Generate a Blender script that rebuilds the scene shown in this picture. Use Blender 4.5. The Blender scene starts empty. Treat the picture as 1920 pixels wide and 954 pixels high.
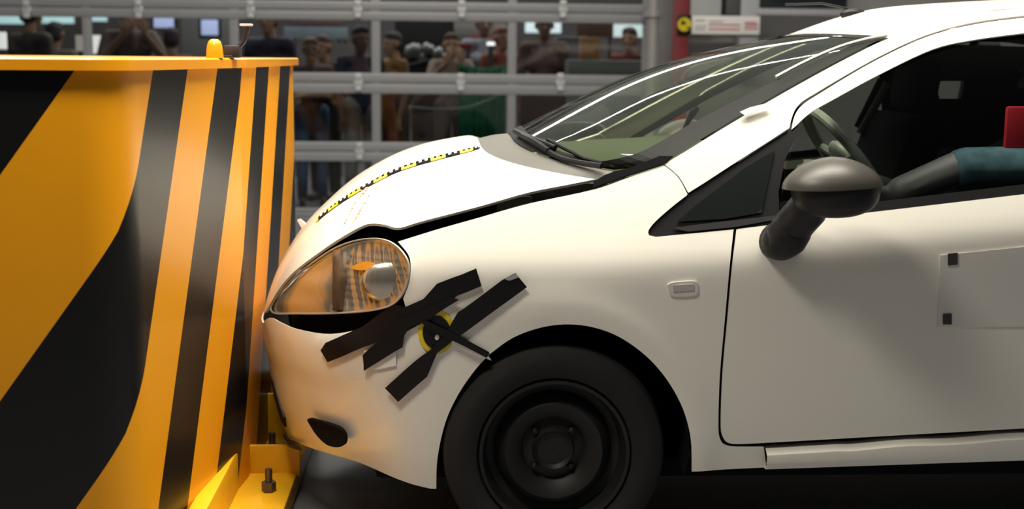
import bpy, bmesh, math, random
import numpy as np
from mathutils import Vector, Matrix
from mathutils.geometry import delaunay_2d_cdt
from mathutils.bvhtree import BVHTree
random.seed(7)
sc = bpy.context.scene
col = sc.collection
V = Vector

# ------------------------------------------------------------------ camera
FPX, THETA, PITCH, ROLL = 2400.0, math.radians(3.0), math.radians(8.74), math.radians(0.6)
CAM = V((-0.30, -3.35, 1.38))
_F0 = V((math.sin(THETA), math.cos(THETA), 0)); _R0 = V((math.cos(THETA), -math.sin(THETA), 0)); _Z = V((0, 0, 1))
FW = (_F0 * math.cos(PITCH) - _Z * math.sin(PITCH)).normalized()
_U0 = (_Z * math.cos(PITCH) + _F0 * math.sin(PITCH)).normalized()
RT = (_R0 * math.cos(ROLL) + _U0 * math.sin(ROLL)).normalized()
UP = (_U0 * math.cos(ROLL) - _R0 * math.sin(ROLL)).normalized()
cd = bpy.data.cameras.new('camera'); cam = bpy.data.objects.new('camera', cd); col.objects.link(cam)
cd.sensor_width = 36; cd.lens = FPX / 1920 * 36; cd.clip_start = 0.05
cam.matrix_world = Matrix(((RT.x, UP.x, -FW.x, CAM.x), (RT.y, UP.y, -FW.y, CAM.y), (RT.z, UP.z, -FW.z, CAM.z), (0, 0, 0, 1)))
cd.dof.use_dof = True; cd.dof.focus_distance = 3.6; cd.dof.aperture_fstop = 2.6
sc.camera = cam
def ray(px, py): return (FW + RT * ((px - 960) / FPX) - UP * ((py - 477) / FPX)).normalized()
def at(px, py, y):                      # point where the sight line meets the upright plane at depth y
    d = ray(px, py); return CAM + d * ((y - CAM.y) / d.y)
def atz(px, py, z):
    d = ray(px, py); return CAM + d * ((z - CAM.z) / d.z)
def atx(px, py, x):
    d = ray(px, py); return CAM + d * ((x - CAM.x) / d.x)

# ------------------------------------------------------------------ light
sc.view_settings.view_transform = 'Standard'; sc.view_settings.look = 'None'
sc.view_settings.gamma = 1; sc.view_settings.use_curve_mapping = False; sc.view_settings.exposure = 0.0
w = bpy.data.worlds.new('world'); sc.world = w; w.use_nodes = True
_nt = w.node_tree; _bg = _nt.nodes['Background']; _bg.inputs[1].default_value = 1.0       # dim hall: glow from above, dark round the horizon; +y glow added to veil the windscreen
_tc = _nt.nodes.new('ShaderNodeTexCoord'); _sx = _nt.nodes.new('ShaderNodeSeparateXYZ'); _cr = _nt.nodes.new('ShaderNodeValToRGB')
_nt.links.new(_tc.outputs['Generated'], _sx.inputs[0])
_m1 = _nt.nodes.new('ShaderNodeMath'); _m1.operation = 'MULTIPLY'; _m1.inputs[1].default_value = 0.8; _nt.links.new(_sx.outputs[2], _m1.inputs[0])
_m2 = _nt.nodes.new('ShaderNodeMath'); _m2.operation = 'MULTIPLY_ADD'; _m2.inputs[1].default_value = 0.5; _nt.links.new(_sx.outputs[1], _m2.inputs[0]); _nt.links.new(_m1.outputs[0], _m2.inputs[2])
_nt.links.new(_m2.outputs[0], _cr.inputs['Fac']); _nt.links.new(_cr.outputs[0], _bg.inputs[0])
_e = _cr.color_ramp.elements; _e[0].position = 0.05; _e[0].color = (0.022, 0.022, 0.024, 1); _e[1].position = 0.95; _e[1].color = (0.58, 0.61, 0.50, 1)
_k = _e.new(0.62); _k.color = (0.20, 0.20, 0.19, 1)
def area(name, loc, size, power, colour=(1, 1, 1), target=None, spread=180):
    l = bpy.data.lights.new(name, 'AREA'); l.shape = 'RECTANGLE'; l.size, l.size_y = size
    l.energy = power; l.color = colour; l.spread = math.radians(spread)
    o = bpy.data.objects.new(name, l); col.objects.link(o); o.location = loc
    d = (V(target) - V(loc)) if target else V((0, 0, -1))
    o.rotation_euler = d.to_track_quat('-Z', 'Y').to_euler()
    return o
area('overhead_light', (0.5, 0.25, 5.4), (3.4, 1.2), 560, (1, 0.93, 0.80))
area('overhead_light', (-2.4, 0.2, 5.4), (1.4, 1.2), 190, (1, 0.95, 0.86))
area('overhead_light', (-1.0, 6.3, 5.8), (9.0, 0.06), 150, (1, 0.97, 0.94))
area('overhead_light', (0.0, 10.6, 4.4), (9.0, 1.2), 400, (1, 0.96, 0.92))  # unseen light added to brighten the dim viewing hall
area('overhead_light', (-0.95, -1.1, 3.1), (0.7, 0.5), 58, (1, 0.93, 0.80))  # unseen low fill, added to brighten the barrier's near face and car side

# ------------------------------------------------------------------ materials
MATS = {}
def mat(name, rgb, rough=0.5, metal=0.0, coat=0.0, noise=0.0, nscale=20.0, emit=0.0, spec=0.5):
    if name in MATS: return MATS[name]
    m = bpy.data.materials.new(name); m.use_nodes = True; nt = m.node_tree; b = nt.nodes['Principled BSDF']
    b.inputs['Base Color'].default_value = (*rgb, 1); b.inputs['Roughness'].default_value = rough
    b.inputs['Metallic'].default_value = metal; b.inputs['Coat Weight'].default_value = coat
    b.inputs['Coat Roughness'].default_value = 0.06; b.inputs['Specular IOR Level'].default_value = spec
    if noise:
        tc = nt.nodes.new('ShaderNodeTexCoord'); n = nt.nodes.new('ShaderNodeTexNoise'); n.inputs['Scale'].default_value = nscale
        n.inputs['Detail'].default_value = 5
        r = nt.nodes.new('ShaderNodeValToRGB')
        r.color_ramp.elements[0].color = (*[max(0, c * (1 - noise)) for c in rgb], 1)
        r.color_ramp.elements[1].color = (*[min(1, c * (1 + noise)) for c in rgb], 1)
        nt.links.new(tc.outputs['Object'], n.inputs['Vector']); nt.links.new(n.outputs['Fac'], r.inputs['Fac'])
        nt.links.new(r.outputs['Color'], b.inputs['Base Color'])
    if emit:
        b.inputs['Emission Color'].default_value = (*rgb, 1); b.inputs['Emission Strength'].default_value = emit
    MATS[name] = m; return m
def glass(name, tint, refl=1.0, rough=0.02):
    if name in MATS: return MATS[name]
    m = bpy.data.materials.new(name); m.use_nodes = True; nt = m.node_tree
    nt.nodes.remove(nt.nodes['Principled BSDF']); out = nt.nodes['Material Output']
    t = nt.nodes.new('ShaderNodeBsdfTransparent'); t.inputs[0].default_value = (*tint, 1)
    g = nt.nodes.new('ShaderNodeBsdfGlossy'); g.inputs['Roughness'].default_value = rough
    f = nt.nodes.new('ShaderNodeFresnel'); f.inputs[0].default_value = 1.0 + 0.5 * refl
    x = nt.nodes.new('ShaderNodeMixShader')
    ge = nt.nodes.new('ShaderNodeNewGeometry'); s1 = nt.nodes.new('ShaderNodeMath'); s1.operation = 'SUBTRACT'; s1.inputs[0].default_value = 1.0
    ml = nt.nodes.new('ShaderNodeMath'); ml.operation = 'MULTIPLY'; nt.links.new(ge.outputs['Backfacing'], s1.inputs[1])   # the sheet reflects at its outer face
    nt.links.new(f.outputs[0], ml.inputs[0]); nt.links.new(s1.outputs[0], ml.inputs[1])
    nt.links.new(ml.outputs[0], x.inputs[0]); nt.links.new(t.outputs[0], x.inputs[1]); nt.links.new(g.outputs[0], x.inputs[2])
    nt.links.new(x.outputs[0], out.inputs[0]); MATS[name] = m; return m
WHITE = mat('white_car_paint', (0.80, 0.77, 0.69), 0.32, coat=0.6)
BLACK = mat('black_plastic', (0.010, 0.010, 0.011), 0.45, spec=0.25)
VOID = mat('dark_cavity', (0.006, 0.006, 0.007), 0.9, spec=0.1)
RUBBER = mat('tyre_rubber', (0.013, 0.012, 0.012), 0.75, noise=0.2, spec=0.25)
STEEL = mat('black_steel_rim', (0.010, 0.0095, 0.0095), 0.55, spec=0.3)
GREY = mat('grey_scuttle', (0.088, 0.084, 0.073), 0.6, noise=0.05)
CHROME = mat('chrome_reflector', (0.66, 0.62, 0.56), 0.20, metal=0.8)
MIRRORCAP = mat('grey_metallic_cap', (0.036, 0.033, 0.027), 0.42, metal=0.0, spec=0.35)
SEAT = mat('seat_fabric', (0.010, 0.010, 0.012), 0.9, noise=0.2, nscale=60, spec=0.1)
DASH = mat('dashboard_plastic', (0.042, 0.046, 0.034), 0.8, spec=0.2)
WHEELGREY = mat('steering_wheel_grey', (0.22, 0.23, 0.22), 0.45)
SCREENGLASS = glass('windscreen_glass', (0.91, 0.95, 0.86), 1.05, 0.04)
SIDEGLASS = glass('side_glass', (0.76, 0.78, 0.77), 0.6)
LENS = glass('lamp_lens', (0.93, 0.92, 0.90), 0.7)
PANE = glass('door_pane', (0.72, 0.74, 0.74), 0.9, 0.03)
TAPE = mat('black_tape', (0.006, 0.005, 0.006), 0.42, spec=0.25)
YEL = mat('marker_yellow', (0.72, 0.56, 0.01), 0.5)
PAPER = mat('white_paper', (0.8, 0.79, 0.76), 0.7)
PINK = mat('pink_ink', (0.72, 0.34, 0.22), 0.7)
AMBER = mat('amber_plastic', (0.75, 0.30, 0.03), 0.3)
ORANGE = mat('barrier_orange', (0.82, 0.32, 0.006), 0.30, coat=0.3, noise=0.06, nscale=6)
FRAME = mat('aluminium_frame', (0.27, 0.275, 0.285), 0.45, metal=0.15, noise=0.04, nscale=5)
HINGE = mat('hinge_zinc', (0.50, 0.51, 0.52), 0.45, metal=0.2)

# ------------------------------------------------------------------ helpers
def link(name, verts, faces, m, parent=None, smooth=True, sharp=35, mi=None):
    me = bpy.data.meshes.new(name); me.from_pydata([tuple(v) for v in verts], [], faces); me.validate(); me.update()
    for k in (m if isinstance(m, (list, tuple)) else [m]): me.materials.append(k)
    if mi is not None:
        for p, k in zip(me.polygons, mi): p.material_index = k
    if smooth:
        for p in me.polygons: p.use_smooth = True
        me.set_sharp_from_angle(angle=math.radians(sharp))
    o = bpy.data.objects.new(name, me); col.objects.link(o)
    if parent: adopt(o, parent)
    return o
def adopt(o, parent):
    o.parent = parent; o.matrix_parent_inverse = Matrix.Translation(-V(parent.location)); return o
def tag(o, label=None, cat=None, group=None, kind=None):
    for k, v in (('label', label), ('category', cat), ('group', group), ('kind', kind)):
        if v: o[k] = v
    return o
def empty(name, loc, label, cat, group=None):
    o = bpy.data.objects.new(name, None); col.objects.link(o); o.location = loc; o.empty_display_size = 0.1
    return tag(o, label, cat, group)
class MB:
    def __init__(s): s.v = []; s.f = []; s.mi = []
    def add(s, vs, fs, mi=0):
        b = len(s.v); s.v += [V(v) for v in vs]; s.f += [tuple(i + b for i in f) for f in fs]; s.mi += [mi] * len(fs); return s
    def box(s, c, d, rot=None, mi=0, bev=0.0):
        c = V(c); hx, hy, hz = d[0] / 2, d[1] / 2, d[2] / 2
        bm = bmesh.new(); bmesh.ops.create_cube(bm, size=1)
        for v in bm.verts: v.co = V((v.co.x * d[0], v.co.y * d[1], v.co.z * d[2]))
        if bev: bmesh.ops.bevel(bm, geom=bm.edges[:], offset=min(bev, 0.45 * min(d)), segments=2, affect='EDGES', profile=0.6)
        bm.verts.ensure_lookup_table()
        vs = [c + ((rot @ v.co) if rot else v.co) for v in bm.verts]; fs = [[v.index for v in f.verts] for f in bm.faces]
        bm.free(); return s.add(vs, fs, mi)
    def tube(s, pts, r, n=10, mi=0, caps=True):
        pts = [V(p) for p in pts]; rs = r if isinstance(r, (list, tuple)) else [r] * len(pts); rings = []
        prev = None
        for i, p in enumerate(pts):
            t = (pts[min(i + 1, len(pts) - 1)] - pts[max(i - 1, 0)]).normalized()
            a = prev if prev else (V((0, 0, 1)) if abs(t.z) < 0.9 else V((1, 0, 0)))
            u = (a - t * a.dot(t)).normalized(); prev = u; q = t.cross(u)
            rings.append([p + (u * math.cos(2 * math.pi * k / n) + q * math.sin(2 * math.pi * k / n)) * rs[i] for k in range(n)])
        vs = [v for rg in rings for v in rg]; fs = []
        for i in range(len(rings) - 1):
            for k in range(n): fs.append((i * n + k, i * n + (k + 1) % n, (i + 1) * n + (k + 1) % n, (i + 1) * n + k))
        if caps: fs += [tuple(reversed(range(n))), tuple(range((len(rings) - 1) * n, len(rings) * n))]
        return s.add(vs, fs, mi)
    def lathe(s, prof, c, axis='y', n=48, mi=0):      # profile of (radius, offset along axis)
        c = V(c); vs = []; fs = []
        for r, o in prof:
            for k in range(n):
                a = 2 * math.pi * k / n; x, y = r * math.cos(a), r * math.sin(a)
                vs.append(c + (V((x, o, y)) if axis == 'y' else V((x, y, o))))
        for i in range(len(prof) - 1):
            for k in range(n):
                q = (i * n + k, i * n + (k + 1) % n, (i + 1) * n + (k + 1) % n, (i + 1) * n + k)
                fs.append(q if axis == 'y' else tuple(reversed(q)))
        return s.add(vs, fs, mi)
    def ell(s, c, r, rot=None, n=20, m=14, mi=0, zmin=-1.0, zmax=1.0, p=2.0):
        c = V(c); vs = []; fs = []
        for j in range(m + 1):
            zz = zmin + (zmax - zmin) * j / m; zz = math.sin((math.asin(zmin) + (math.asin(zmax) - math.asin(zmin)) * j / m))
            rr = max(0.0, 1 - abs(zz) ** p) ** (1 / p)
            for k in range(n):
                a = 2 * math.pi * k / n; q = V((r[0] * rr * math.cos(a), r[1] * rr * math.sin(a), r[2] * zz)); vs.append(c + ((rot @ q) if rot else q))
        for j in range(m):
            for k in range(n): fs.append((j * n + k, j * n + (k + 1) % n, (j + 1) * n + (k + 1) % n, (j + 1) * n + k))
        fs += [tuple(reversed(range(n))), tuple(range(m * n, (m + 1) * n))]
        return s.add(vs, fs, mi)
    def build(s, name, m, parent=None, smooth=True, sharp=35):
        return link(name, s.v, s.f, m, parent, smooth, sharp, s.mi)
def cr(pts, n=6, closed=False):                          # Catmull-Rom through points of any dimension
    P = [np.array(p, float) for p in pts]; N = len(P); out = []
    for i in range(N if closed else N - 1):
        g = lambda k: P[k % N] if closed else P[min(max(k, 0), N - 1)]
        p0, p1, p2, p3 = g(i - 1), g(i), g(i + 1), g(i + 2)
        for k in range(n):
            t = k / n; out.append(tuple(0.5 * ((2 * p1) + (-p0 + p2) * t + (2 * p0 - 5 * p1 + 4 * p2 - p3) * t * t + (-p0 + 3 * p1 - 3 * p2 + p3) * t ** 3)))
    if not closed: out.append(tuple(P[-1]))
    return out

# ------------------------------------------------------------------ car body surface (near side); x along the car, nose at -x
YC, XC, PN, LARC = 0.84, -0.26, 2.25, 1.05
_zk = [-1.0, -0.62, -0.45, -0.25, -0.06, 0.0, 0.05, 0.12, 0.20, 0.30, 0.45, 0.55, 0.62, 0.75]
_sk = [-0.30, -0.25, -0.08, -0.06, -0.09, 0.05, 0.32, 0.36, 0.40, 0.46, 0.56, 0.80, 1.3, 2.0]
_zz = np.linspace(-1, 0.75, 700); _ss = np.interp(_zz, _zk, _sk); _yy = np.concatenate([[0], np.cumsum((_ss[1:] + _ss[:-1]) / 2 * np.diff(_zz))])
_yy -= np.interp(-0.06, _zz, _yy)
def zcrease(x): return float(np.interp(x, [-0.9, -0.2, 0.1, 0.47, 0.95, 1.5, 3.2], [0.78, 0.80, 0.805, 0.83, 0.885, 0.93, 0.97]))
def yside(x, z):
    y = float(np.interp(z - zcrease(x), _zz, _yy))
    y += 0.02 * max(0.0, 0.7 - x) ** 2
    if x > 2.0: y += 0.16 * ((x - 2.0) / 1.05) ** 3
    for wx in (0.0, 2.51):
        r = math.hypot(x - wx, z - 0.31); y -= 0.009 * math.exp(-((r - 0.405) / 0.045) ** 2) * min(1.0, max(0.0, (x - wx + 0.30) / 0.25))
    return y
_nose = [(540, 822), (525, 785), (512, 740), (505, 700), (500, 650), (497, 605), (492, 588), (497, 566), (510, 535), (530, 490), (560, 440)]
_nq = [at(px, py, 0.60) for px, py in _nose]
_nz = [0.12] + [p.z for p in _nq] + [1.2]; _nx = [_nq[0].x + 0.06] + [p.x - 0.018 for p in _nq] + [_nq[-1].x + 0.35]
_o = np.argsort(_nz); _nz = np.array(_nz)[_o]; _nx = np.array(_nx)[_o]
def xnose(z): return float(np.interp(z, _nz, _nx))
def ysurf(x, z):
    ys = yside(x, z)
    if x >= XC: return ys
    a = (XC - x) / (XC - xnose(z))
    if a >= 1: return YC + (a - 1) * 3
    return ys + (YC - ys) * (1 - (1 - a ** PN) ** (1 / PN))
def S(u, z):
    if u >= XC: return V((u, yside(u, z), z))
    th = min(1.0, (XC - u) / LARC) * math.pi / 2
    a = math.sin(th) ** (2 / PN); x = XC - (XC - xnose(z)) * a; ys = yside(x, z)
    return V((x, ys + (YC - ys) * (1 - max(0, math.cos(th)) ** (2 / PN)), z))
def Sn(u, z):
    e = 0.004; n = (S(u + e, z) - S(u - e, z)).cross(S(u, z + e) - S(u, z - e))
    n = n.normalized() if n.length > 1e-12 else V((0, -1, 0))
    return n                                             # faces the camera side (-y)
def toS(px, py):                                         # pixel -> (u, z) on the body side
    d = ray(px, py); prev = None
    for i in range(260):
        y = -0.30 + 1.14 * i / 259; p = CAM + d * ((y - CAM.y) / d.y); f = y - ysurf(p.x, p.z)
        if f >= 0:
            if prev is not None:
                a = prev[0] / (prev[0] - f); y = prev[1] + (y - prev[1]) * a; p = CAM + d * ((y - CAM.y) / d.y)
            break
        if prev is None or f > best[0]: best = (f, p)
        prev = (f, y)
    else: p = best[1]
    if p.x >= XC: return (p.x, p.z)
    a = min(1.0, (XC - p.x) / (XC - xnose(p.z)))
    return (XC - LARC * math.asin(a ** (PN / 2)) / (math.pi / 2), p.z)
def inside(pt, poly):
    x, y = pt; c = False; j = len(poly) - 1
    for i in range(len(poly)):
        xi, yi = poly[i]; xj, yj = poly[j]
        if (yi > y) != (yj > y) and x < (xj - xi) * (y - yi) / (yj - yi) + xi: c = not c
        j = i
    return c
def edge_dist(pt, poly):
    p = np.array(pt); a = np.array(poly); b = np.roll(a, -1, 0); ab = b - a
    t = np.clip(((p - a) * ab).sum(1) / np.maximum((ab * ab).sum(1), 1e-12), 0, 1)
    return float(np.min(np.hypot(*(a + ab * t[:, None] - p).T)))
def dens(poly, step):
    out = []
    for i, a in enumerate(poly):
        b = poly[(i + 1) % len(poly)]; n = max(1, int(math.hypot(b[0] - a[0], b[1] - a[1]) / step))
        out += [(a[0] + (b[0] - a[0]) * k / n, a[1] + (b[1] - a[1]) * k / n) for k in range(n)]
    return out
def sheet(poly, step, lift):                             # triangulate a (u,z) outline and lift it
    poly = dens(poly, step); xs = [p[0] for p in poly]; zs = [p[1] for p in poly]; pts = list(poly)
    nx = int((max(xs) - min(xs)) / step) + 1; nz = int((max(zs) - min(zs)) / step) + 1
    for i in range(nx):
        for j in range(nz):
            q = (min(xs) + (i + 0.5 + 0.0013 * j) * step, min(zs) + (j + 0.5 + 0.0011 * i) * step)
            if inside(q, poly) and edge_dist(q, poly) > 0.45 * step: pts.append(q)
    r = delaunay_2d_cdt([V(p) for p in pts], [], [list(range(len(poly)))], 1, 1e-6)
    vs2 = [tuple(v) for v in r[0]]; fs = [list(f) for f in r[2]]
    for f in fs:
        a, b, c = (vs2[i] for i in f[:3])
        if (b[0] - a[0]) * (c[1] - a[1]) - (b[1] - a[1]) * (c[0] - a[0]) < 0: f.reverse()
    return vs2, fs, poly
def solid(top, bot, fs):                                 # close a sheet with a back and a rim
    n = len(top); cnt = {}
    for f in fs:
        for i in range(len(f)):
            e = (f[i], f[(i + 1) % len(f)]); cnt[e] = cnt.get(e, 0) + 1
    out = [tuple(f) for f in fs] + [tuple(i + n for i in reversed(f)) for f in fs]
    for (a, b) in cnt:
        if (b, a) not in cnt: out.append((b, a, a + n, b + n))
    return list(top) + list(bot), out
def panel(name, uv, m, parent, step=0.03, out=0.0, thick=0.006, offset=None):
    vs2, fs, poly = sheet(uv, step, None)
    top = []; bot = []
    for p in vs2:
        n = Sn(*p); o = out + (offset(p, edge_dist(p, poly)) if offset else 0.0)
        q = S(*p) + n * o; top.append(q); bot.append(q - n * thick)
    v, f = solid(top, bot, fs)
    return link(name, v, f, m, parent, True, 40)
def PX(pts): return [toS(*p) for p in pts]
def mirror(o, parent=None):
    me = o.data.copy()
    for v in me.vertices: v.co.y = 2 * YC - v.co.y
    me.flip_normals(); c = bpy.data.objects.new(o.name.split('.')[0], me); col.objects.link(c); adopt(c, parent or o.parent)
    return c
def loft(name, N, C, m, parent, rows=40, half=14, fx=2.0, fz=2.6, thick=0.006, t1=None, flip=False):
    N = [tuple(p) for p in N]; C = [tuple(p) for p in C]; k = max(1, int(math.ceil(rows / (len(N) - 1))))
    Nn, Cc = cr(N, k), cr(C, k); R = len(Nn); W = 2 * half + 1; vs = []
    for ri, (a, c) in enumerate(zip(Nn, Cc)):
        rowv = []; fxr = fx if not isinstance(fx, tuple) else fx[1] + (fx[0] - fx[1]) * (1 - ri / (R - 1)) ** fx[2]
        fzr = fz if not isinstance(fz, tuple) else fz[1] + (fz[0] - fz[1]) * (1 - ri / (R - 1)) ** fz[2]
        for j in range(half + 1):
            t = j / half; X = 1 - (1 - t) ** fxr; Zf = 1 - (1 - t) ** fzr
            rowv.append(V((a[0] + (c[0] - a[0]) * X, a[1] + (c[1] - a[1]) * t, a[2] + (c[2] - a[2]) * Zf)))
        rowv += [V((q.x, 2 * YC - q.y, q.z)) for q in reversed(rowv[:-1])]
        vs += rowv
    fs = []
    for i in range(R - 1):
        for j in range(W - 1):
            q = [i * W + j, i * W + j + 1, (i + 1) * W + j + 1, (i + 1) * W + j]; fs.append(q)
    me = bpy.data.meshes.new('t'); me.from_pydata([tuple(v) for v in vs], [], fs); me.update()
    ns = [V(v.normal) for v in me.vertices]
    mid = ns[(R // 2) * W + half]
    if mid.z - 0.5 * mid.x < 0:
        fs = [list(reversed(f)) for f in fs]; ns = [-n for n in ns]
    bpy.data.meshes.remove(me)
    v, f = solid(vs, [p - n * thick for p, n in zip(vs, ns)], fs)
    o = link(name, v, f, m, parent, True, 45); o['_rows'] = R
    tree = BVHTree.FromPolygons([tuple(p) for p in vs], [tuple(q) for q in fs])
    del o['_rows']
    return o, tree, vs, R, W
def hit(tree, px, py, off=0.002):
    d = ray(px, py); h = tree.ray_cast(CAM, d)
    if h[0] is None:
        h = tree.find_nearest(CAM + d * 4.1)
    n = h[1] if h[1].dot(d) < 0 else -h[1]
    return h[0] + n * off

# ------------------------------------------------------------------ setting
Y_DOOR = 7.8
flo = MB().box((0.5, 5.0, -0.05), (22, 24, 0.1)).build('floor', mat('floor_screed', (0.135, 0.135, 0.145), 0.4, noise=0.25, nscale=3.0), None, False)
tag(flo, kind='structure')
def zrow(py): return at(830, py, Y_DOOR).z
def xcol(px): return at(px, 90, Y_DOOR).x
cols_px = [-110, 165, 440, 705, 960, 1212]
rows_z = [(0.06, zrow(303)), (zrow(267), zrow(176)), (zrow(138), zrow(40)), (zrow(4), zrow(4) + 0.43), (zrow(4) + 0.6, zrow(4) + 1.03)]
xs = [xcol(p) for p in cols_px]
dr = bpy.data.objects.new('door_1', None); col.objects.link(dr); dr.location = ((xs[0] + xs[-1]) / 2, Y_DOOR, 0); tag(dr, kind='structure')
addp = adopt
m = MB(); x0, x1 = xs[0] - 0.06, xs[-1] + 0.06
edges = [0.0] + [z for r in rows_z for z in r] + [rows_z[-1][1] + 0.17]
edges[1] = 0.06
zr = [(0.0, 0.06), (rows_z[0][1], rows_z[1][0])]
rz = [(0.06, zrow(396)), ]
g3t, g2b, g2t, g1b, g1t, g0b = zrow(303), zrow(267), zrow(176), zrow(138), zrow(40), zrow(4)
rails = [(0.0, max(0.07, zrow(396))), (g3t, g2b), (g2t, g1b), (g1t, g0b), (g0b + 0.43, g0b + 0.60), (g0b + 1.03, g0b + 1.2)]
for a, b in rails:
    h = (b - a)
    m.box(((x0 + x1) / 2, Y_DOOR, a + h * 0.24), (x1 - x0, 0.05, h * 0.48), bev=0.006)
    m.box(((x0 + x1) / 2, Y_DOOR, a + h * 0.76), (x1 - x0, 0.05, h * 0.46), bev=0.006)
    m.box(((x0 + x1) / 2, Y_DOOR + 0.008, a + h * 0.5), (x1 - x0, 0.03, h * 0.3))
for x in xs:
    m.box((x, Y_DOOR + 0.002, rails[-1][1] / 2), (0.075, 0.044, rails[-1][1] - 0.01), bev=0.006)
addp(m.build('door_frame', FRAME, None, True, 30), dr)
for k in range(len(rails) - 1):
    a, b = rails[k][1], rails[k + 1][0]
    for i in range(len(xs) - 1):
        addp(MB().box(((xs[i] + xs[i + 1]) / 2, Y_DOOR + 0.01, (a + b) / 2), (xs[i + 1] - xs[i] - 0.07, 0.012, b - a)).build('pane', PANE, None, False), dr)
for py, pxs in ((18, [50, 260, 470, 671, 866, 1056]), (155, [672, 864, 1051]), (284, [674, 868])):
    for px in pxs:
        p = at(px, py, Y_DOOR - 0.035)
        b = MB().box(p, (0.075, 0.02, 0.055), bev=0.006).box(p + V((0, -0.012, 0.055)), (0.055, 0.022, 0.05), bev=0.006).box(p + V((0, -0.012, -0.05)), (0.055, 0.022, 0.04), bev=0.006)
        addp(b.build('hinge', HINGE, None), dr)
# post beside the door, and the wall right of it
Y_W = 8.0
def W(px, py, y=Y_W): return at(px, py, y)
def slab(name, x0px, x1px, y0px, y1px, y, t, m, bev=0.004):
    a, b = at(x0px, y0px, y), at(x1px, y1px, y); a2 = at(x0px, y1px, y)
    zc = (a.z + b.z) / 2; xc = (a.x + b.x) / 2
    return MB().box((xc, y + t / 2, zc), (abs(b.x - a.x), t, abs(a.z - b.z)), bev=bev).build(name, m, None, True, 30)
p0 = at(1222, 90, 7.7)
pm = MB().tube([(p0.x, 7.66, 0), (p0.x, 7.66, 3.2)], 0.062, 20).lathe([(0.062, 0), (0.085, 0.0), (0.085, 0.05), (0.062, 0.05)], (p0.x, 7.66, at(1222, 32, 7.66).z), 'z', 20)
po = pm.build('steel_post', mat('galvanised_grey', (0.33, 0.325, 0.315), 0.4, metal=0.3), None)
tag(po, 'round grey steel post at the right end of the glazed door', 'post')
q = at(1250, 100, Y_W).x
wl = MB().box((q + 3.0, Y_W + 0.42, 1.7), (6.0, 0.1, 3.4)).build('wall_back', mat('wall_plaster', (0.30, 0.29, 0.285), 0.8, noise=0.06, nscale=2), None, False); tag(wl, kind='structure')
# far end of the viewing hall
wh = MB().box((-1.5, 14.0, 1.8), (15, 0.1, 3.6)).build('wall_far', mat('viewing_hall_wall', (0.085, 0.075, 0.075), 0.85, noise=0.35, nscale=1.3), None, False); tag(wh, kind='structure')

# ------------------------------------------------------------------ the car
car = empty('hatchback_car', (0, YC, 0), 'white hatchback with raised bonnet and black-taped bumper against the striped barrier', 'car')
# outlines in photograph coordinates, lifted onto the body surface
arch = cr([(818, 916), (820, 860), (835, 792), (860, 738), (892, 692), (918, 664)], 5)
arch2 = cr([(918, 664), (960, 634), (1010, 615), (1060, 608), (1110, 613), (1160, 631), (1210, 666), (1250, 711), (1280, 765), (1295, 822), (1297, 884)], 5)
nose_u = XC - LARC
# front bumper
top = cr([(499, 604), (512, 596), (530, 605), (560, 617), (620, 626), (690, 614), (745, 602), (795, 604), (850, 633), (918, 666)], 5)
bot = cr([(817, 918), (760, 905), (700, 889), (650, 873), (600, 856), (566, 841), (541, 824)], 4)
uv = PX(top) + PX(list(reversed(arch))[1:]) + PX(bot[1:])
zt, zb = toS(497, 603)[1], toS(540, 823)[1]
uv = uv + [(nose_u + 0.12, zb), (nose_u, zb), (nose_u, zt), (nose_u + 0.1, zt)]
uv = [p for i, p in enumerate(uv) if i == 0 or math.hypot(p[0] - uv[i - 1][0], p[1] - uv[i - 1][1]) > 0.002]
zcr = toS(640, 713)[1]
def sst(t): t = min(1.0, max(0.0, t)); return t * t * (3 - 2 * t)
def bump_bumper(p, d):
    k = sst((-0.36 - p[0]) / 0.25); kn = sst((p[0] - nose_u - 0.12) / 0.60)
    zl = zcr + 0.03 * (p[0] + 0.7); o = k * 0.010 * (1 / (1 + math.exp((zl - p[1]) / 0.010)))
    lo = max(0.0, zl - p[1]); o -= kn * k * 0.14 * (lo * lo / (lo + 0.05))
    hi = max(0.0, p[1] - (zl + 0.10)); o -= kn * k * 0.35 * (hi * hi / (hi + 0.01))
    return o
bumper = panel('front_bumper', uv, WHITE, car, 0.028, 0.0, 0.006, bump_bumper); mirror(bumper)
fog = PX(cr([(583, 783), (600, 786), (625, 793), (643, 801), (652, 815), (650, 831), (636, 835), (618, 830), (601, 814), (590, 798)], 3, True))
f1 = panel('fog_lamp_recess', fog, VOID, bumper, 0.02, 0.013, 0.012, lambda p, d: -0.6 * min(d, 0.012)); mirror(f1)
lip = PX(cr([(536, 820), (548, 831), (563, 836), (572, 845), (590, 853), (566, 843), (548, 836)], 3, True))
panel('broken_lip', PX([(534, 818), (548, 830), (564, 835), (570, 842), (562, 839), (546, 833)]), BLACK, bumper, 0.02, 0.012, 0.008)
gr = [(nose_u + 0.0, zb + 0.06), (nose_u + 0.30, zb + 0.06), (nose_u + 0.33, zb + 0.10), (nose_u + 0.27, zb + 0.19), (nose_u, zb + 0.20)]
g1 = panel('grille', gr, BLACK, bumper, 0.025, 0.001, 0.006); mirror(g1)
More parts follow.
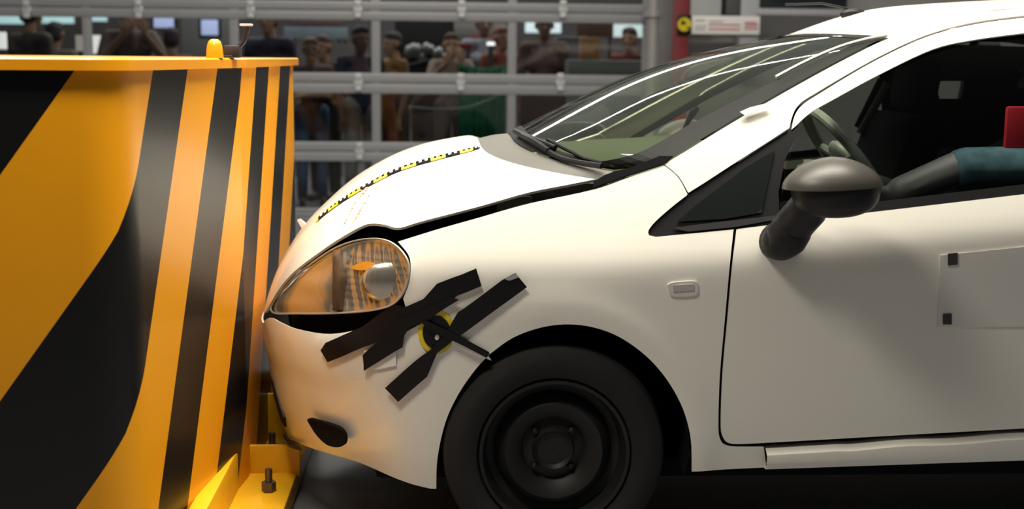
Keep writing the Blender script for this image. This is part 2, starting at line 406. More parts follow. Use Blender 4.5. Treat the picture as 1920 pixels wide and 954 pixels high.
# black gap under the headlamp: slam panel behind the bumper top
inner = [(nose_u, 0.40), (-0.62, 0.40), (-0.40, 0.50), (-0.40, 0.80), (-0.62, 0.72), (-0.95, 0.66), (nose_u, 0.635)]
ib = panel('front_carrier', inner, VOID, car, 0.05, -0.075, 0.006); mirror(ib)
seamstrip = PX([(790, 600), (800, 598), (917, 660), (914, 669), (850, 640)])
panel('open_seam', seamstrip, VOID, bumper, 0.02, 0.003, 0.004)
panel('torn_edge', PX([(846, 637), (917, 668), (921, 674), (905, 668), (850, 645)]), PAPER, bumper, 0.02, 0.008, 0.003)
# front fender
fender_px = (cr([(918, 662), (850, 628), (790, 598), (762, 580)], 4) + cr([(756, 560), (767, 530), (770, 500), (766, 478), (748, 455)], 4)
    + cr([(746, 453), (820, 430), (898, 408), (990, 382), (1110, 356), (1180, 332), (1244, 310)], 5) + cr([(1248, 312), (1272, 333), (1289, 364)], 4)
    + cr([(1288, 366), (1262, 386), (1230, 414), (1216, 432), (1217, 441)], 3) + [(1230, 444), (1376, 430)]
    + cr([(1375, 434), (1368, 500), (1359, 600), (1350, 700), (1347, 790), (1350, 822), (1364, 836), (1400, 838)], 5) + [(1432, 838), (1437, 876)] + list(reversed(arch2)))
fender = panel('front_fender', PX(fender_px), WHITE, car, 0.028, 0.0, 0.006)
mirror(fender)
ind = panel('side_indicator', PX(cr([(1254, 531), (1280, 527), (1304, 527), (1308, 534), (1306, 551), (1280, 555), (1258, 553), (1253, 542)], 3, True)), mat('indicator_rim', (0.62, 0.60, 0.55), 0.4), car, 0.012, 0.004, 0.01)
panel('indicator_lens', PX([(1261, 534), (1300, 532), (1301, 543), (1262, 546)]), CHROME, ind, 0.012, 0.006, 0.004, lambda p, d: min(d, 0.006))
mirror(ind)
# headlamp
hl_px = cr([(510, 583), (512, 570), (530, 545), (570, 506), (620, 471), (660, 454), (700, 448), (730, 453), (752, 469), (766, 492), (766, 522), (755, 551), (735, 571), (700, 581), (650, 586), (600, 588), (550, 588), (522, 588)], 4, True)
hl = PX(hl_px)
lens = panel('headlamp', hl, LENS, car, 0.018, 0.006, 0.003, lambda p, d: 0.010 * min(1, d / 0.05)); lens['label'] = 'clear headlamp lens with chrome reflectors behind'
u_div = toS(634, 520)[0]
def bowl(p, d):
    k = min(1, d / 0.03)
    if p[0] < u_div: return (0.004 - 0.010 * sst((p[1] - 0.66) / 0.16)) * k + 0.0016 * math.sin(p[1] * 70) * k
    return -0.013 * (1 - math.exp(-d / 0.03)) + 0.0012 * math.sin(p[1] * 330) * k + 0.0016 * math.sin(p[0] * 150 + p[1] * 110) * k
panel('headlamp_bowl', hl, CHROME, lens, 0.0065, -0.006, 0.003, bowl)
panel('headlamp_divider', PX([(628, 470), (640, 468), (641, 520), (639, 580), (626, 582), (626, 520)]), mat('divider_brown', (0.10, 0.055, 0.03), 0.5), lens, 0.012, 0.004, 0.03, lambda p, d: 0.006 * min(1, d / 0.01))
panel('indicator_bulb', PX(cr([(655, 500), (672, 491), (690, 490), (703, 500), (690, 505), (665, 505)], 3, True)), AMBER, lens, 0.01, -0.008, 0.012)
cc = toS(716, 530); cpt = S(*cc) + Sn(*cc) * -0.024; nn = Sn(*cc)
MB().ell(cpt, (0.07, 0.022, 0.055)).build('reflector_bulge', CHROME, lens)
rim_out = PX(hl_px); rs = []
def ring_panel(name, px_out, k, m, parent, out, thick):
    a = np.array(px_out); c = a.mean(0); b = [S(*toS(*p)) + Sn(*toS(*p)) * out for p in a]
    return MB().tube(b + [b[0]], thick, 8, caps=False).build(name, m, parent)
ring_panel('headlamp_rim', hl_px, 1, mat('lamp_rim', (0.45, 0.42, 0.36), 0.3, metal=0.4), lens, 0.002, 0.0028)
l2 = mirror(lens, car)
for ch in list(lens.children): mirror(ch, l2)

# bonnet
Nh = [(1116, 336, .20), (1060, 347, .185), (990, 361, .17), (898, 387, .15), (790, 415, .14), (748, 427, .145), (722, 421, .16), (697, 419, .18), (676, 425, .20), (632, 450, .24), (586, 482, .31), (555, 506, .37), (530, 532, .44), (512, 560, .51), (502, 578, .58)]
Ch = [(897, 262, .84), (880, 254, .95), (850, 258, .95), (800, 268, .95), (760, 281, .95), (730, 294, .95), (700, 310, .95), (672, 327, .95), (645, 347, .95), (615, 374, .95), (585, 404, .93), (560, 437, .90), (530, 487, .86), (508, 540, .82), (496, 578, .80)]
Nw = [at(*p) for p in Nh]; Cw = [at(*p) for p in Ch]
Cw = [V((p.x, YC, p.z)) for p in Cw]
hood, hood_tree, hv, hR, hW = loft('bonnet', Nw, Cw, WHITE, car, 70, 24, (4.6, 2.0, 2.5), (2.3, 3.2, 2.5), 0.008)
# engine bay under the raised bonnet
eb = MB()
rowsN = [(1170, 336, .24), (1000, 392, .22), (880, 424, .20), (780, 455, .20), (700, 470, .22), (640, 470, .28), (590, 496, .36)]
EN = [at(*p) for p in rowsN]
eo, _, _, _, _ = loft('engine_bay', [p + V((0, 0, 0.0)) for p in EN], [V((p.x - 0.08, YC, min(p.z + 0.03, q.z - 0.06))) for p, q in zip(EN, [Cw[1], Cw[3], Cw[5], Cw[7], Cw[9], Cw[10], Cw[11]])], VOID, car, 20, 8)
for o in [eo]:
    pass
er = []
for p in EN: er += [p, V((p.x, p.y + 0.02, p.z - 0.30))]
fs = [(2 * i, 2 * i + 1, 2 * i + 3, 2 * i + 2) for i in range(len(EN) - 1)]
iw = link('inner_wing', er, fs, VOID, car, False); mirror(iw)
hinge = MB().box(at(965, 384, .22), (0.10, 0.02, 0.05), bev=0.01).box(at(1090, 352, .23), (0.16, 0.03, 0.03), bev=0.01).build('bonnet_hinge', mat('hinge_dark', (0.06, 0.06, 0.06), 0.4), car)
# ruler tape on the bonnet: pairs of cells in black and yellow
c_px = cr([(899, 277), (860, 287), (820, 297), (780, 308), (740, 322), (700, 342), (665, 362), (635, 381), (610, 400), (594, 414)], 30)
L = [hit(hood_tree, x, y, 0.003) for x, y in c_px]
acc = [0.0]
for a, b in zip(L, L[1:]): acc.append(acc[-1] + (b - a).length)
NC = 66; strip = MB()
def along(s):
    i = min(max(int(np.searchsorted(acc, s)) - 1, 0), len(L) - 2); t = (s - acc[i]) / max(acc[i + 1] - acc[i], 1e-9); return L[i].lerp(L[i + 1], t)
wd = 0.023
for c in range(NC):
    a, b = along(acc[-1] * c / NC), along(acc[-1] * (c + 1) / NC)
    per, k = divmod(c, 5); black = per % 2 == 0
    cellmat = [1 if black else 2, (1 if k % 2 == 0 else 0) if black else (1 if k in (1, 3) else 2)]
    for r in range(2):
        dy0, dy1 = -wd + r * wd, r * wd
        def on(p, dy):
            h = hood_tree.find_nearest(p + V((0, dy, 0))); n = h[1] if h[1].z > 0 else -h[1]; return h[0] + n * 0.003
        strip.add([on(a, dy0), on(b, dy0), on(b, dy1), on(a, dy1)], [(0, 3, 2, 1)], cellmat[r])
ru = strip.build('ruler_tape', [PAPER, VOID, mat('ruler_yellow', (0.85, 0.62, 0.02), 0.5)], hood)
ru['label'] = 'black and yellow checkered measuring tape'
random.seed(3)
for (xa, ya), (xb, yb) in (((676, 357), (643, 421)), ((690, 366), (658, 421)), ((686, 352), (672, 372))):
    k = 12; scr = MB()
    for i in range(k):
        if random.random() < 0.2: continue
        x, y = xa + (xb - xa) * i / k, ya + (yb - ya) * i / k
        wv = random.uniform(2.0, 5.0); h_ = random.uniform(1.5, 3.2)
        scr.add([hit(hood_tree, x, y, .003), hit(hood_tree, x, y + h_, .003), hit(hood_tree, x + wv, y + h_, .003), hit(hood_tree, x + wv, y, .003)], [(0, 1, 2, 3)])
    scr.build('lettering', PINK, hood)
fl = [at(557, 413, .95), at(562, 412, .95), at(572, 420, .95), at(583, 432, .95), at(579, 438, .95), at(565, 427, .95)]
v, f = solid(fl, [p + V((0.0, 0.03, 0)) for p in fl], [(0, 5, 4, 3, 2, 1)])
link('bent_badge_flap', v, f, WHITE, hood, False)

# scuttle between bonnet and windscreen
Ns = [at(1116, 336, .20) - V((0, 0, .004)), at(1134, 328, .20), at(1151, 322, .20)]
Csx = [V((Cw[0].x, YC, Cw[0].z - .004)), at(928, 257, .84), at(957, 254, .84)]
Csx = [V((p.x, YC, p.z)) for p in Csx]
scut, scut_tree, _, _, _ = loft('scuttle_panel', Ns, Csx, GREY, car, 16, 24, (4.6, 4.2, 1), (2.3, 2.2, 1), 0.006)
scut['label'] = 'grey scuttle panel below the windscreen'
# A-pillar and roof rail
ws_edge = cr([(1244, 308), (1285, 284), (1330, 256), (1400, 214), (1480, 168), (1560, 124), (1630, 88), (1668, 71)], 4)
ditch = cr([(1668, 71), (1700, 57), (1745, 41), (1830, 25), (1920, 15)], 4)
gap_up = cr([(1920, 29), (1830, 41), (1740, 64), (1640, 110), (1530, 174), (1500, 194), (1487, 214), (1480, 240)], 5)
pil = PX(ws_edge + ditch[1:]); e = pil[-1]; g0 = PX(gap_up)
pil += [(1.8, e[1] + 0.005), (2.4, e[1] - 0.03), (2.86, e[1] - 0.10), (2.86, g0[0][1] - 0.16), (2.4, g0[0][1] - 0.045), (1.8, g0[0][1] - 0.005)] + g0
pil += PX(cr([(1478, 241), (1440, 266), (1380, 304), (1320, 343), (1291, 361)], 3) + cr([(1290, 360), (1273, 331), (1250, 311)], 3))
apil = panel('pillar_and_roof_rail', pil, WHITE, car, 0.028, 0.0, 0.006); mirror(apil)
# front door with its window frame
d_low = PX(cr([(1381, 430), (1373, 500), (1364, 600), (1355, 700), (1352, 790), (1355, 818), (1368, 831), (1400, 832)], 5) + [(1920, 803)])
zlow = d_low[-1][1]; belt = PX([(1920, 364), (1640, 397), (1385, 429)])
DR = 1.72
d_poly = d_low + [(DR - 0.02, zlow + 0.01), (DR, zlow + 0.04), (DR + 0.01, belt[0][1] + 0.02)] + belt
door = panel('front_door', d_poly, WHITE, car, 0.03, 0.0, 0.006)
f_top = PX(cr([(1484, 243), (1490, 217), (1503, 198), (1532, 178), (1640, 114), (1740, 68), (1830, 45), (1920, 33)], 5))
f_bot = PX(cr([(1920, 62), (1830, 74), (1750, 92), (1650, 139), (1560, 188), (1520, 211), (1490, 238)], 5))
fr = panel('window_frame', f_top + [(DR - 0.02, f_top[-1][1] - 0.004), (DR - 0.02, f_bot[0][1] - 0.006)] + f_bot, WHITE, door, 0.025, 0.0, 0.006)
bl = PX([(1640, 397), (1920, 364), (1920, 346), (1660, 382)])
seal_uv = PX([(1385, 429), (1640, 397), (1920, 364)]) + [(DR, belt[0][1] + 0.02), (DR, belt[0][1] + 0.05)] + PX([(1920, 345), (1640, 378), (1470, 399), (1440, 404)])
seal = panel('window_seal', seal_uv, BLACK, door, 0.03, -0.002, 0.012)
mirror_tri = PX([(1440, 404), (1478, 244), (1496, 234), (1500, 240), (1472, 300), (1460, 360), (1462, 402)])
tri = panel('mirror_triangle', mirror_tri, BLACK, door, 0.03, -0.003, 0.012)
dg_uv = PX([(1462, 402), (1478, 300), (1498, 240)] + list(reversed(cr([(1920, 60), (1830, 72), (1750, 90), (1650, 137), (1560, 187), (1520, 210), (1498, 228)], 4))))
dgl = panel('door_glass', dg_uv + [(DR - .02, f_bot[0][1]), (DR, belt[0][1] + 0.03)] + PX([(1920, 355), (1640, 388)]), SIDEGLASS, door, 0.05, -0.014, 0.004)
door_m = mirror(door)
for o in (fr, seal, dgl, tri): mirror(o, door_m)
hd = MB().tube([S(DR - 0.30, 0.86) + V((0, -0.02, 0)), S(DR - 0.22, 0.865) + V((0, -0.045, 0)), S(DR - 0.12, 0.865) + V((0, -0.045, 0)), S(DR - 0.06, 0.86) + V((0, -0.02, 0))], 0.014, 10).build('door_handle', WHITE, door)
# plastic sheet taped to the door, with two black squares
shx = PX([(1762, 478), (1920, 462), (1920, 612), (1757, 612)])
sh = panel('door_patch', [shx[0], shx[1], (1.66, shx[1][1] + 0.005), (1.66, shx[2][1] + 0.01), shx[2], shx[3]], mat('patch_white', (0.70, 0.68, 0.63), 0.4), door, 0.03, 0.003, 0.002)
for sq in ([(1776, 475), (1794, 473), (1794, 495), (1776, 497)], [(1767, 588), (1783, 587), (1783, 607), (1767, 607)]):
    panel('black_square', PX(sq), mat('square_brown', (0.035, 0.03, 0.025), 0.6), door, 0.02, 0.006, 0.002)
# quarter window in front of the door
qf = PX(cr([(1291, 363), (1262, 386), (1230, 414), (1217, 431), (1217, 441)], 3) + [(1230, 443), (1378, 428), (1442, 404), (1480, 242), (1440, 267), (1380, 306), (1320, 345)])
panel('quarter_window_trim', qf, BLACK, car, 0.03, -0.006, 0.010)
qg = panel('quarter_glass', PX([(1270, 415), (1300, 388), (1400, 312), (1452, 282), (1428, 398), (1360, 410)]), mat('dark_quarter_glass', (0.010, 0.012, 0.012), 0.05, coat=0.5), car, 0.03, -0.001, 0.003)
panel('quarter_trim_strip', PX([(1262, 428), (1300, 422), (1470, 402), (1470, 409), (1376, 426), (1290, 434)]), mat('trim_black', (0.03, 0.03, 0.03), 0.35), car, 0.03, 0.002, 0.006)
# sill
sl = MB()
zs0 = S(*toS(1437, 857)); zs1 = S(*toS(1920, 832))
up0, up1, lo0, lo1 = toS(1436, 840), toS(1920, 811), toS(1437, 876), toS(1920, 858)
def sillrow(u, zu, zl):
    y = yside(u, zu)
    return [V((u, y + 0.03, zu)), V((u, y + 0.004, zu - 0.002)), V((u, y - 0.016, zu - 0.016)), V((u, y - 0.018, (zu + zl) / 2 - .01)), V((u, y - 0.006, zl)), V((u, y + 0.05, zl))]
us = np.linspace(up0[0], 2.12, 40); vs = []
for u in us:
    t = (u - up0[0]) / (up1[0] - up0[0]); wob = 0.0025 * math.sin(u * 21) * (1 if 0.8 < u < 1.3 else 0)
    vs += sillrow(float(u), up0[1] + (up1[1] - up0[1]) * t + wob, lo0[1] + (lo1[1] - lo0[1]) * t)
fs = [(i * 6 + j, i * 6 + j + 1, i * 6 + j + 7, i * 6 + j + 6) for i in range(len(us) - 1) for j in range(5)]
sill = link('side_sill', vs, [tuple(reversed(f)) for f in fs], WHITE, car, True, 50); mirror(sill)
# inner body, dark, behind the panel gaps
ibp = PX([(1230, 450), (1376, 440)]) + [(DR + 0.05, belt[0][1] - 0.0), (DR + 0.05, lo1[1]), (lo0[0] - 0.12, lo0[1])] + PX([(1310, 860), (1310, 800), (1285, 720), (1240, 660)])
ib2 = panel('inner_body_side', ibp, VOID, car, 0.06, -0.03, 0.006); mirror(ib2)
rp = PX([(1300, 330), (1480, 205), (1640, 105), (1740, 58), (1920, 26)]) + [(1.8, g0[0][1] - .005), (2.8, g0[0][1] - .13), (2.8, g0[0][1] - .16), (1.8, g0[0][1] - .04)] + PX([(1920, 48), (1750, 80), (1650, 128), (1520, 202), (1320, 335)])
ib3 = panel('inner_roof_rail', rp, VOID, car, 0.05, -0.025, 0.006); mirror(ib3)
bp = [(DR - 0.02, belt[0][1]), (DR + 0.10, belt[0][1]), (DR + 0.06, f_bot[0][1]), (DR - 0.05, f_bot[0][1])]
ib4 = panel('centre_pillar', bp, BLACK, car, 0.05, -0.006, 0.03); mirror(ib4)
# windscreen and roof
We = PX(cr([(1244, 308), (1330, 256), (1400, 214), (1480, 168), (1560, 124), (1630, 88), (1668, 71)], 1))
Nwd = [at(1152, 321, .22)] + [S(*p) + V((0.0, 0.012, 0)) for p in We]
cb, ct = at(957, 254, .84), at(1492, 66, .84)
dist = [0.0]
for a, b in zip(Nwd, Nwd[1:]): dist.append(dist[-1] + (b - a).length)
Cwd = []
for d_ in dist:
    t = d_ / dist[-1]; p = V((cb.x, YC, cb.z)).lerp(V((ct.x, YC, ct.z)), t); p.z += 0.055 * math.sin(math.pi * t); Cwd.append(p)
wind, wind_tree, wv, wR, wW = loft('windscreen', Nwd, Cwd, SCREENGLASS, car, 40, 24, (4.2, 1.9, 1.5), 2.2, 0.005)
bm_ = MB()                                       # black border of the glass
for side in (0, 1):
    for i in range(wR - 1):
      jn = 2
      for j in range(jn):
        a = [wv[i * wW + j], wv[i * wW + j + 1]]; b = [wv[(i + 1) * wW + j], wv[(i + 1) * wW + j + 1]]
        if side: a = [V((p.x, 2 * YC - p.y, p.z)) for p in a]; b = [V((p.x, 2 * YC - p.y, p.z)) for p in b]
        off = V((-0.002, 0, 0.004)); q = [a[0] + off, a[1] + off, b[1] + off, b[0] + off]
        bm_.add(q, [(0, 1, 2, 3)] if not side else [(3, 2, 1, 0)])
for j in range(wW - 1):
    for i in (0, wR - 3):
        q = [wv[i * wW + j], wv[i * wW + j + 1], wv[(i + 2) * wW + j + 1], wv[(i + 2) * wW + j]]
        bm_.add([p + V((-0.002, 0, 0.004)) for p in q], [(0, 1, 2, 3)])
bm_.build('windscreen_border', mat('black_border', (0.008, 0.009, 0.008), 0.6, spec=0.15), wind)
Rn = [S(*p) + V((0, 0.004, 0.0)) for p in PX([(1668, 71), (1745, 41), (1830, 25), (1920, 15)])]
eN = Rn[-1]; Rn += [V((1.8, eN.y, eN.z + 0.004)), V((2.4, eN.y + .02, eN.z - 0.03)), V((2.86, eN.y + .06, eN.z - 0.10))]
Rc = [at(1492, 65, .84), at(1600, 24, .95), at(1700, 11, .95), at(1920, 1, .95)]
Rc = [V((p.x, YC, p.z)) for p in Rc]; Rc += [V((1.85, YC, Rc[-1].z + 0.0)), V((2.4, YC, Rc[-1].z - 0.035)), V((2.92, YC, Rc[-1].z - 0.11))]
roof, roof_tree, rvs, rR, rW = loft('roof', Rn, Rc, WHITE, car, 42, 14, 1.9, 2.3, 0.012)
hl_ = MB()
# white reflections along the pillar, modelled as a solid tube and patch
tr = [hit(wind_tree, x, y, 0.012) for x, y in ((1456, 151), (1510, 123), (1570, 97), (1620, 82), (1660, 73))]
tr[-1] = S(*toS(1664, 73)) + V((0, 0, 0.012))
MB().tube(cr(tr, 5), 0.0045, 8).build('pillar_glint_strip', WHITE, car)
ptab = PX([(1386, 212), (1430, 196), (1450, 192), (1432, 210), (1392, 224)])
panel('white_glint_patch', PX([(1396, 220), (1386, 213), (1404, 205), (1436, 197), (1442, 202)]), PAPER, car, 0.02, 0.012, 0.003)
panel('windscreen_seal', PX([(1113, 340), (1150, 322), (1182, 315), (1236, 293), (1262, 293), (1246, 307), (1180, 328), (1113, 352)]), VOID, car, 0.02, 0.003, 0.01)
# wipers
def whit(px, py, off):
    for t in (wind_tree, scut_tree):
        h = t.ray_cast(CAM, ray(px, py))
        if h[0] is not None: return h[0] + (h[1] if h[1].z > 0 else -h[1]) * off
    h = scut_tree.find_nearest(CAM + ray(px, py) * 3.7); return h[0] + V((0, 0, off))
def wiper(pts, r=0.007):
    P = [whit(x, y, 0.022) for x, y in pts]
    wpr = MB().tube(cr(P, 5), r, 8)
    return wpr.build('wiper', BLACK, car), P
w1, P1 = wiper([(1130, 322), (1060, 302), (1010, 278), (985, 266)], 0.008)
MB().tube([whit(1160, 318, .012), whit(1100, 300, .012), whit(1030, 268, .012)], 0.006, 8).build('wiper_blade', BLACK, w1)
w2, P2 = wiper([(1035, 292), (1000, 272), (972, 258)], 0.009)
MB().tube([whit(1045, 282, .012), whit(1010, 268, .012), whit(975, 254, .012)], 0.007, 8).build('wiper_blade', BLACK, w2)
# roof aerial
ab = hit(roof_tree, 1600, 27, 0.0)
ae = MB().ell(ab, (0.045, 0.02, 0.02)).build('aerial_base', BLACK, car)
MB().tube([ab + V((0, 0, 0.015)), ab + V((-0.10, 0.02, 0.035)), ab + V((-0.22, 0.03, 0.03))], 0.004, 8).build('aerial_rod', BLACK, ae)
# door mirror
mc = at(1560, 350, -0.16); R2 = Matrix.Rotation(math.radians(-3), 3, 'Y')
ms = MB().ell(mc + V((0.010, 0.0, -0.002)), (0.112, 0.098, 0.076), R2, 28, 10, zmin=-1.0, zmax=0.02, p=2.6).build('door_mirror', BLACK, car)
MB().ell(mc, (0.127, 0.102, 0.076), R2, 28, 10, zmin=0.0, zmax=1.0, p=1.75).build('mirror_cap', MIRRORCAP, ms)
b0 = at(1468, 450, -0.015); b1 = at(1490, 420, -0.05); b2 = at(1520, 385, -0.11); b3 = at(1530, 365, -0.14)
MB().tube(cr([b0 + V((-0.012, 0.03, -0.006)), b0 + V((0, -0.012, 0)), b1, b2, b3], 5), [0.050] * 6 + [0.055] * 4 + [0.052] * 5 + [0.048] * 6, 20).ell(b0 + V((0, 0.0, 0)), (0.058, 0.05, 0.046)).build('mirror_arm', BLACK, ms)
m2 = mirror(ms, car)
for ch in list(ms.children): mirror(ch, m2)

# wheels
def wheel(x, y, s, z=0.305):
    e = bpy.data.objects.new('wheel', None); col.objects.link(e); adopt(e, car)
    R = 0.308; W = 0.185; t = []
    prof = [(0.205, -0.06), (0.215, -0.085), (0.245, -0.098), (0.275, -0.096), (0.298, -0.082), (0.306, -0.06), (R, -0.02), (R, 0.02), (0.306, 0.06), (0.295, 0.085), (0.25, 0.098), (0.205, 0.07)]
    ty = MB().lathe([(r, s * o) for r, o in prof], (x, y, z), 'y', 64)
    ty.build('tyre', RUBBER, None).parent = e
    rp = [(0.001, -0.035), (0.045, -0.035), (0.055, -0.045), (0.06, -0.030), (0.085, -0.022), (0.10, -0.045), (0.135, -0.060), (0.150, -0.045), (0.165, -0.02), (0.185, -0.03), (0.198, -0.085), (0.207, -0.088), (0.210, -0.06), (0.20, 0.06)]
    rm = MB().lathe([(r, s * o) for r, o in rp], (x, y, z), 'y', 48)
    for k in range(4):
        a = math.pi / 4 + k * math.pi / 2; rm.ell((x + 0.072 * math.cos(a), y - s * 0.030, z + 0.072 * math.sin(a)), (0.011, 0.014, 0.011), n=8, m=6)
    rm.build('rim', STEEL, None).parent = e
    for ch in e.children: ch.matrix_parent_inverse = Matrix.Identity(4)
for wx in (0.0, 2.51):
    wheel(wx, 0.115, 1); wheel(wx, 2 * YC - 0.115, -1)
    lv = MB(); n = 30; vs = []
    for k in range(n + 1):
        a = math.radians(-12) + math.radians(204) * k / n
        for yy in (None, 0.33):
            lx, lz = wx + 0.375 * math.cos(a), 0.31 + 0.375 * math.sin(a)
            vs.append((lx, min(0.32, max(0.02, ysurf(lx, lz) + 0.014)) if yy is None else yy, lz))
    fs = [(2 * k, 2 * k + 1, 2 * k + 3, 2 * k + 2) for k in range(n)]
    c = len(vs); vs.append((wx, 0.33, 0.31)); fs += [(2 * k + 1, c, 2 * k + 3) for k in range(n)]
    li = link('wheel_arch_liner', vs, fs, VOID, car, True, 60); mirror(li)
MB().box((1.2, YC, 0.22), (3.4, 1.35, 0.06), bev=0.02).build('underbody', VOID, car)
# rear quarter, tailgate, rear lamps and bumper (all behind the frame's edge)
zr_ = lo1[1] + 0.02
ar = [(2.51 + 0.362 * math.cos(math.radians(a)), 0.31 + 0.362 * math.sin(math.radians(a))) for a in range(-14, 195, 8)]
rq = [(DR + 0.015, zr_)] + list(reversed([p for p in ar if p[1] > 0.24])) + [(2.98, 0.24), (3.02, 0.45), (3.02, 0.75), (2.98, 0.95), (2.90, 1.20), (2.84, f_bot[0][1] - 0.14), (2.60, f_bot[0][1] - 0.07), (DR + 0.10, f_bot[0][1] - 0.005), (DR + 0.13, 1.02), (2.45, 1.09), (2.42, 1.03), (DR + 0.015, belt[0][1] + 0.02)]
rq = [(DR + 0.015, zr_)] + list(reversed([p for p in ar if p[1] > 0.24])) + [(2.98, 0.24), (3.02, 0.45), (3.02, 0.75), (2.98, 0.95), (2.90, 1.20), (2.84, f_bot[0][1] - 0.16), (2.62, f_bot[0][1] - 0.10), (2.45, 1.10), (DR + 0.015, belt[0][1] + 0.02)]
rqo = panel('rear_quarter', rq, WHITE, car, 0.04); mirror(rqo)
sgp = [(DR + 0.06, belt[0][1] + 0.03), (2.45, 1.10), (2.60, f_bot[0][1] - 0.09), (DR + 0.05, f_bot[0][1])]
sg = panel('rear_side_glass', sgp, mat('privacy_glass', (0.006, 0.006, 0.007), 0.06, coat=0.4), car, 0.06, -0.006, 0.004)
fo_ = [S(*p) for p in sgp]; fo_ = [V((p.x, 2 * YC - p.y, p.z)) for p in fo_]
fi_ = [at(1762, 185, 1.43), at(1803, 185, 1.43), at(1812, 152, 1.41), at(1752, 152, 1.41)]
rear_gap = (fo_, fi_)
Tn = [S(2.84, f_bot[0][1] - 0.16) + V((0, .0, .04)), S(2.90, 1.20), S(2.98, 0.95), S(3.02, 0.75), S(3.02, 0.45), S(2.98, 0.24)]
tg, tgt, _, _, _ = loft('tailgate', [p for p in Tn], [V((p.x + 0.10, YC, p.z + (0.02 if i == 0 else 0))) for i, p in enumerate(Tn)], WHITE, car, 30, 12, 2.4, 2.0)
rl = panel('tail_lamp', [(2.87, 0.98), (2.965, 0.95), (2.90, 1.18), (2.83, 1.22)], mat('red_lamp', (0.35, 0.01, 0.01), 0.15), car, 0.03, 0.006, 0.006); mirror(rl)
rg = MB().box((2.99, YC, 1.15), (0.02, 1.0, 0.28), Matrix.Rotation(math.radians(-20), 3, 'Y'), bev=0.005).build('rear_screen', BLACK, car)
# cabin
MB().box((1.35, YC, 0.36), (1.9, 1.40, 0.05), bev=0.02).build('cabin_floor', VOID, car)
hlv, hlf = [], []
rh = MB()
ro2 = [p - V((0, 0, 0.03)) for p in rvs]
rsub = [ro2[i * rW + j] for i in range(rR) for j in range(0, rW)]
link('headliner', rsub, [(i * rW + j, i * rW + j + 1, (i + 1) * rW + j + 1, (i + 1) * rW + j) for i in range(rR - 1) for j in range(rW - 1)], mat('headliner_dark', (0.02, 0.02, 0.02), 0.9), car)
dn = [V((.20, .26, 1.045)), V((.42, .24, 1.085)), V((.66, .22, 1.075)), V((.68, .22, .84))]
dc = [V((cb.x + 0.08, YC, cb.z - 0.035)), V((.26, YC, 1.105)), V((.60, YC, 1.095)), V((.66, YC, .84))]
dash, dash_tree, _, _, _ = loft('dashboard', dn, dc, DASH, car, 24, 12, 2.0, 2.4, 0.01)
sc_c = at(1585, 300, 0.42); Rw = Matrix.Rotation(math.radians(-38), 3, 'Y')
rim_pts = [sc_c + Rw @ V((0, 0.185 * math.cos(a), 0.185 * math.sin(a))) for a in np.linspace(0, 2 * math.pi, 41)]
stw = MB().tube(rim_pts, 0.016, 10, caps=False).ell(sc_c, (0.03, 0.07, 0.07), Rw)
for a in (0.2, 2.94, 4.71): stw.tube([sc_c, sc_c + Rw @ V((0, 0.18 * math.cos(a), 0.18 * math.sin(a)))], 0.013, 8)
stw.tube([sc_c, sc_c + V((-0.35, 0, -0.18))], 0.03, 10).build('steering_wheel', WHEELGREY, car)
def seat(x, y):
    s = MB().box((x, y, 0.50), (0.52, 0.50, 0.16), Matrix.Rotation(math.radians(-8), 3, 'Y'), bev=0.06)
    s.box((x + 0.33, y, 0.86), (0.15, 0.50, 0.70), Matrix.Rotation(math.radians(16), 3, 'Y'), bev=0.06)
    o = s.build('seat', SEAT, car)
    MB().box((x + 0.45, y, 1.30), (0.10, 0.27, 0.20), Matrix.Rotation(math.radians(8), 3, 'Y'), bev=0.045).tube([(x + 0.43, y - .06, 1.15), (x + 0.44, y - .06, 1.28)], 0.008).tube([(x + 0.43, y + .06, 1.15), (x + 0.44, y + .06, 1.28)], 0.008).build('headrest', SEAT, o)
seat(1.15, 0.45); seat(0.93, 1.20)
fb_ = [V((1.36, 1.43, 1.06)), V((2.45, 1.48, 1.06)), V((2.45, 1.38, 1.43)), V((1.30, 1.40, 1.45))]
fc_ = rear_gap[1]; cover = MB()
for i in range(4): cover.add([fb_[i], fb_[(i + 1) % 4], fc_[(i + 1) % 4], fc_[i]], [(0, 1, 2, 3)])
cover.build('rear_window_blackout', VOID, car, False)  # dark sheet added to black out the view through the far rear window
MB().tube([at(1664, 155, 1.36), at(1640, 200, 1.37), at(1612, 250, 1.38)], 0.016, 8).build('seat_belt', mat('belt_grey', (.20, .20, .19), .8), car)
MB().tube([at(1655, 150, 1.38), at(1610, 240, 1.40)], 0.02, 8).build('far_window_post', VOID, car)
MB().box((2.05, YC, 0.52), (0.5, 1.30, 0.16), bev=0.06).box((2.36, YC, 0.88), (0.16, 1.30, 0.62), Matrix.Rotation(math.radians(18), 3, 'Y'), bev=0.06).build('rear_bench', SEAT, car)
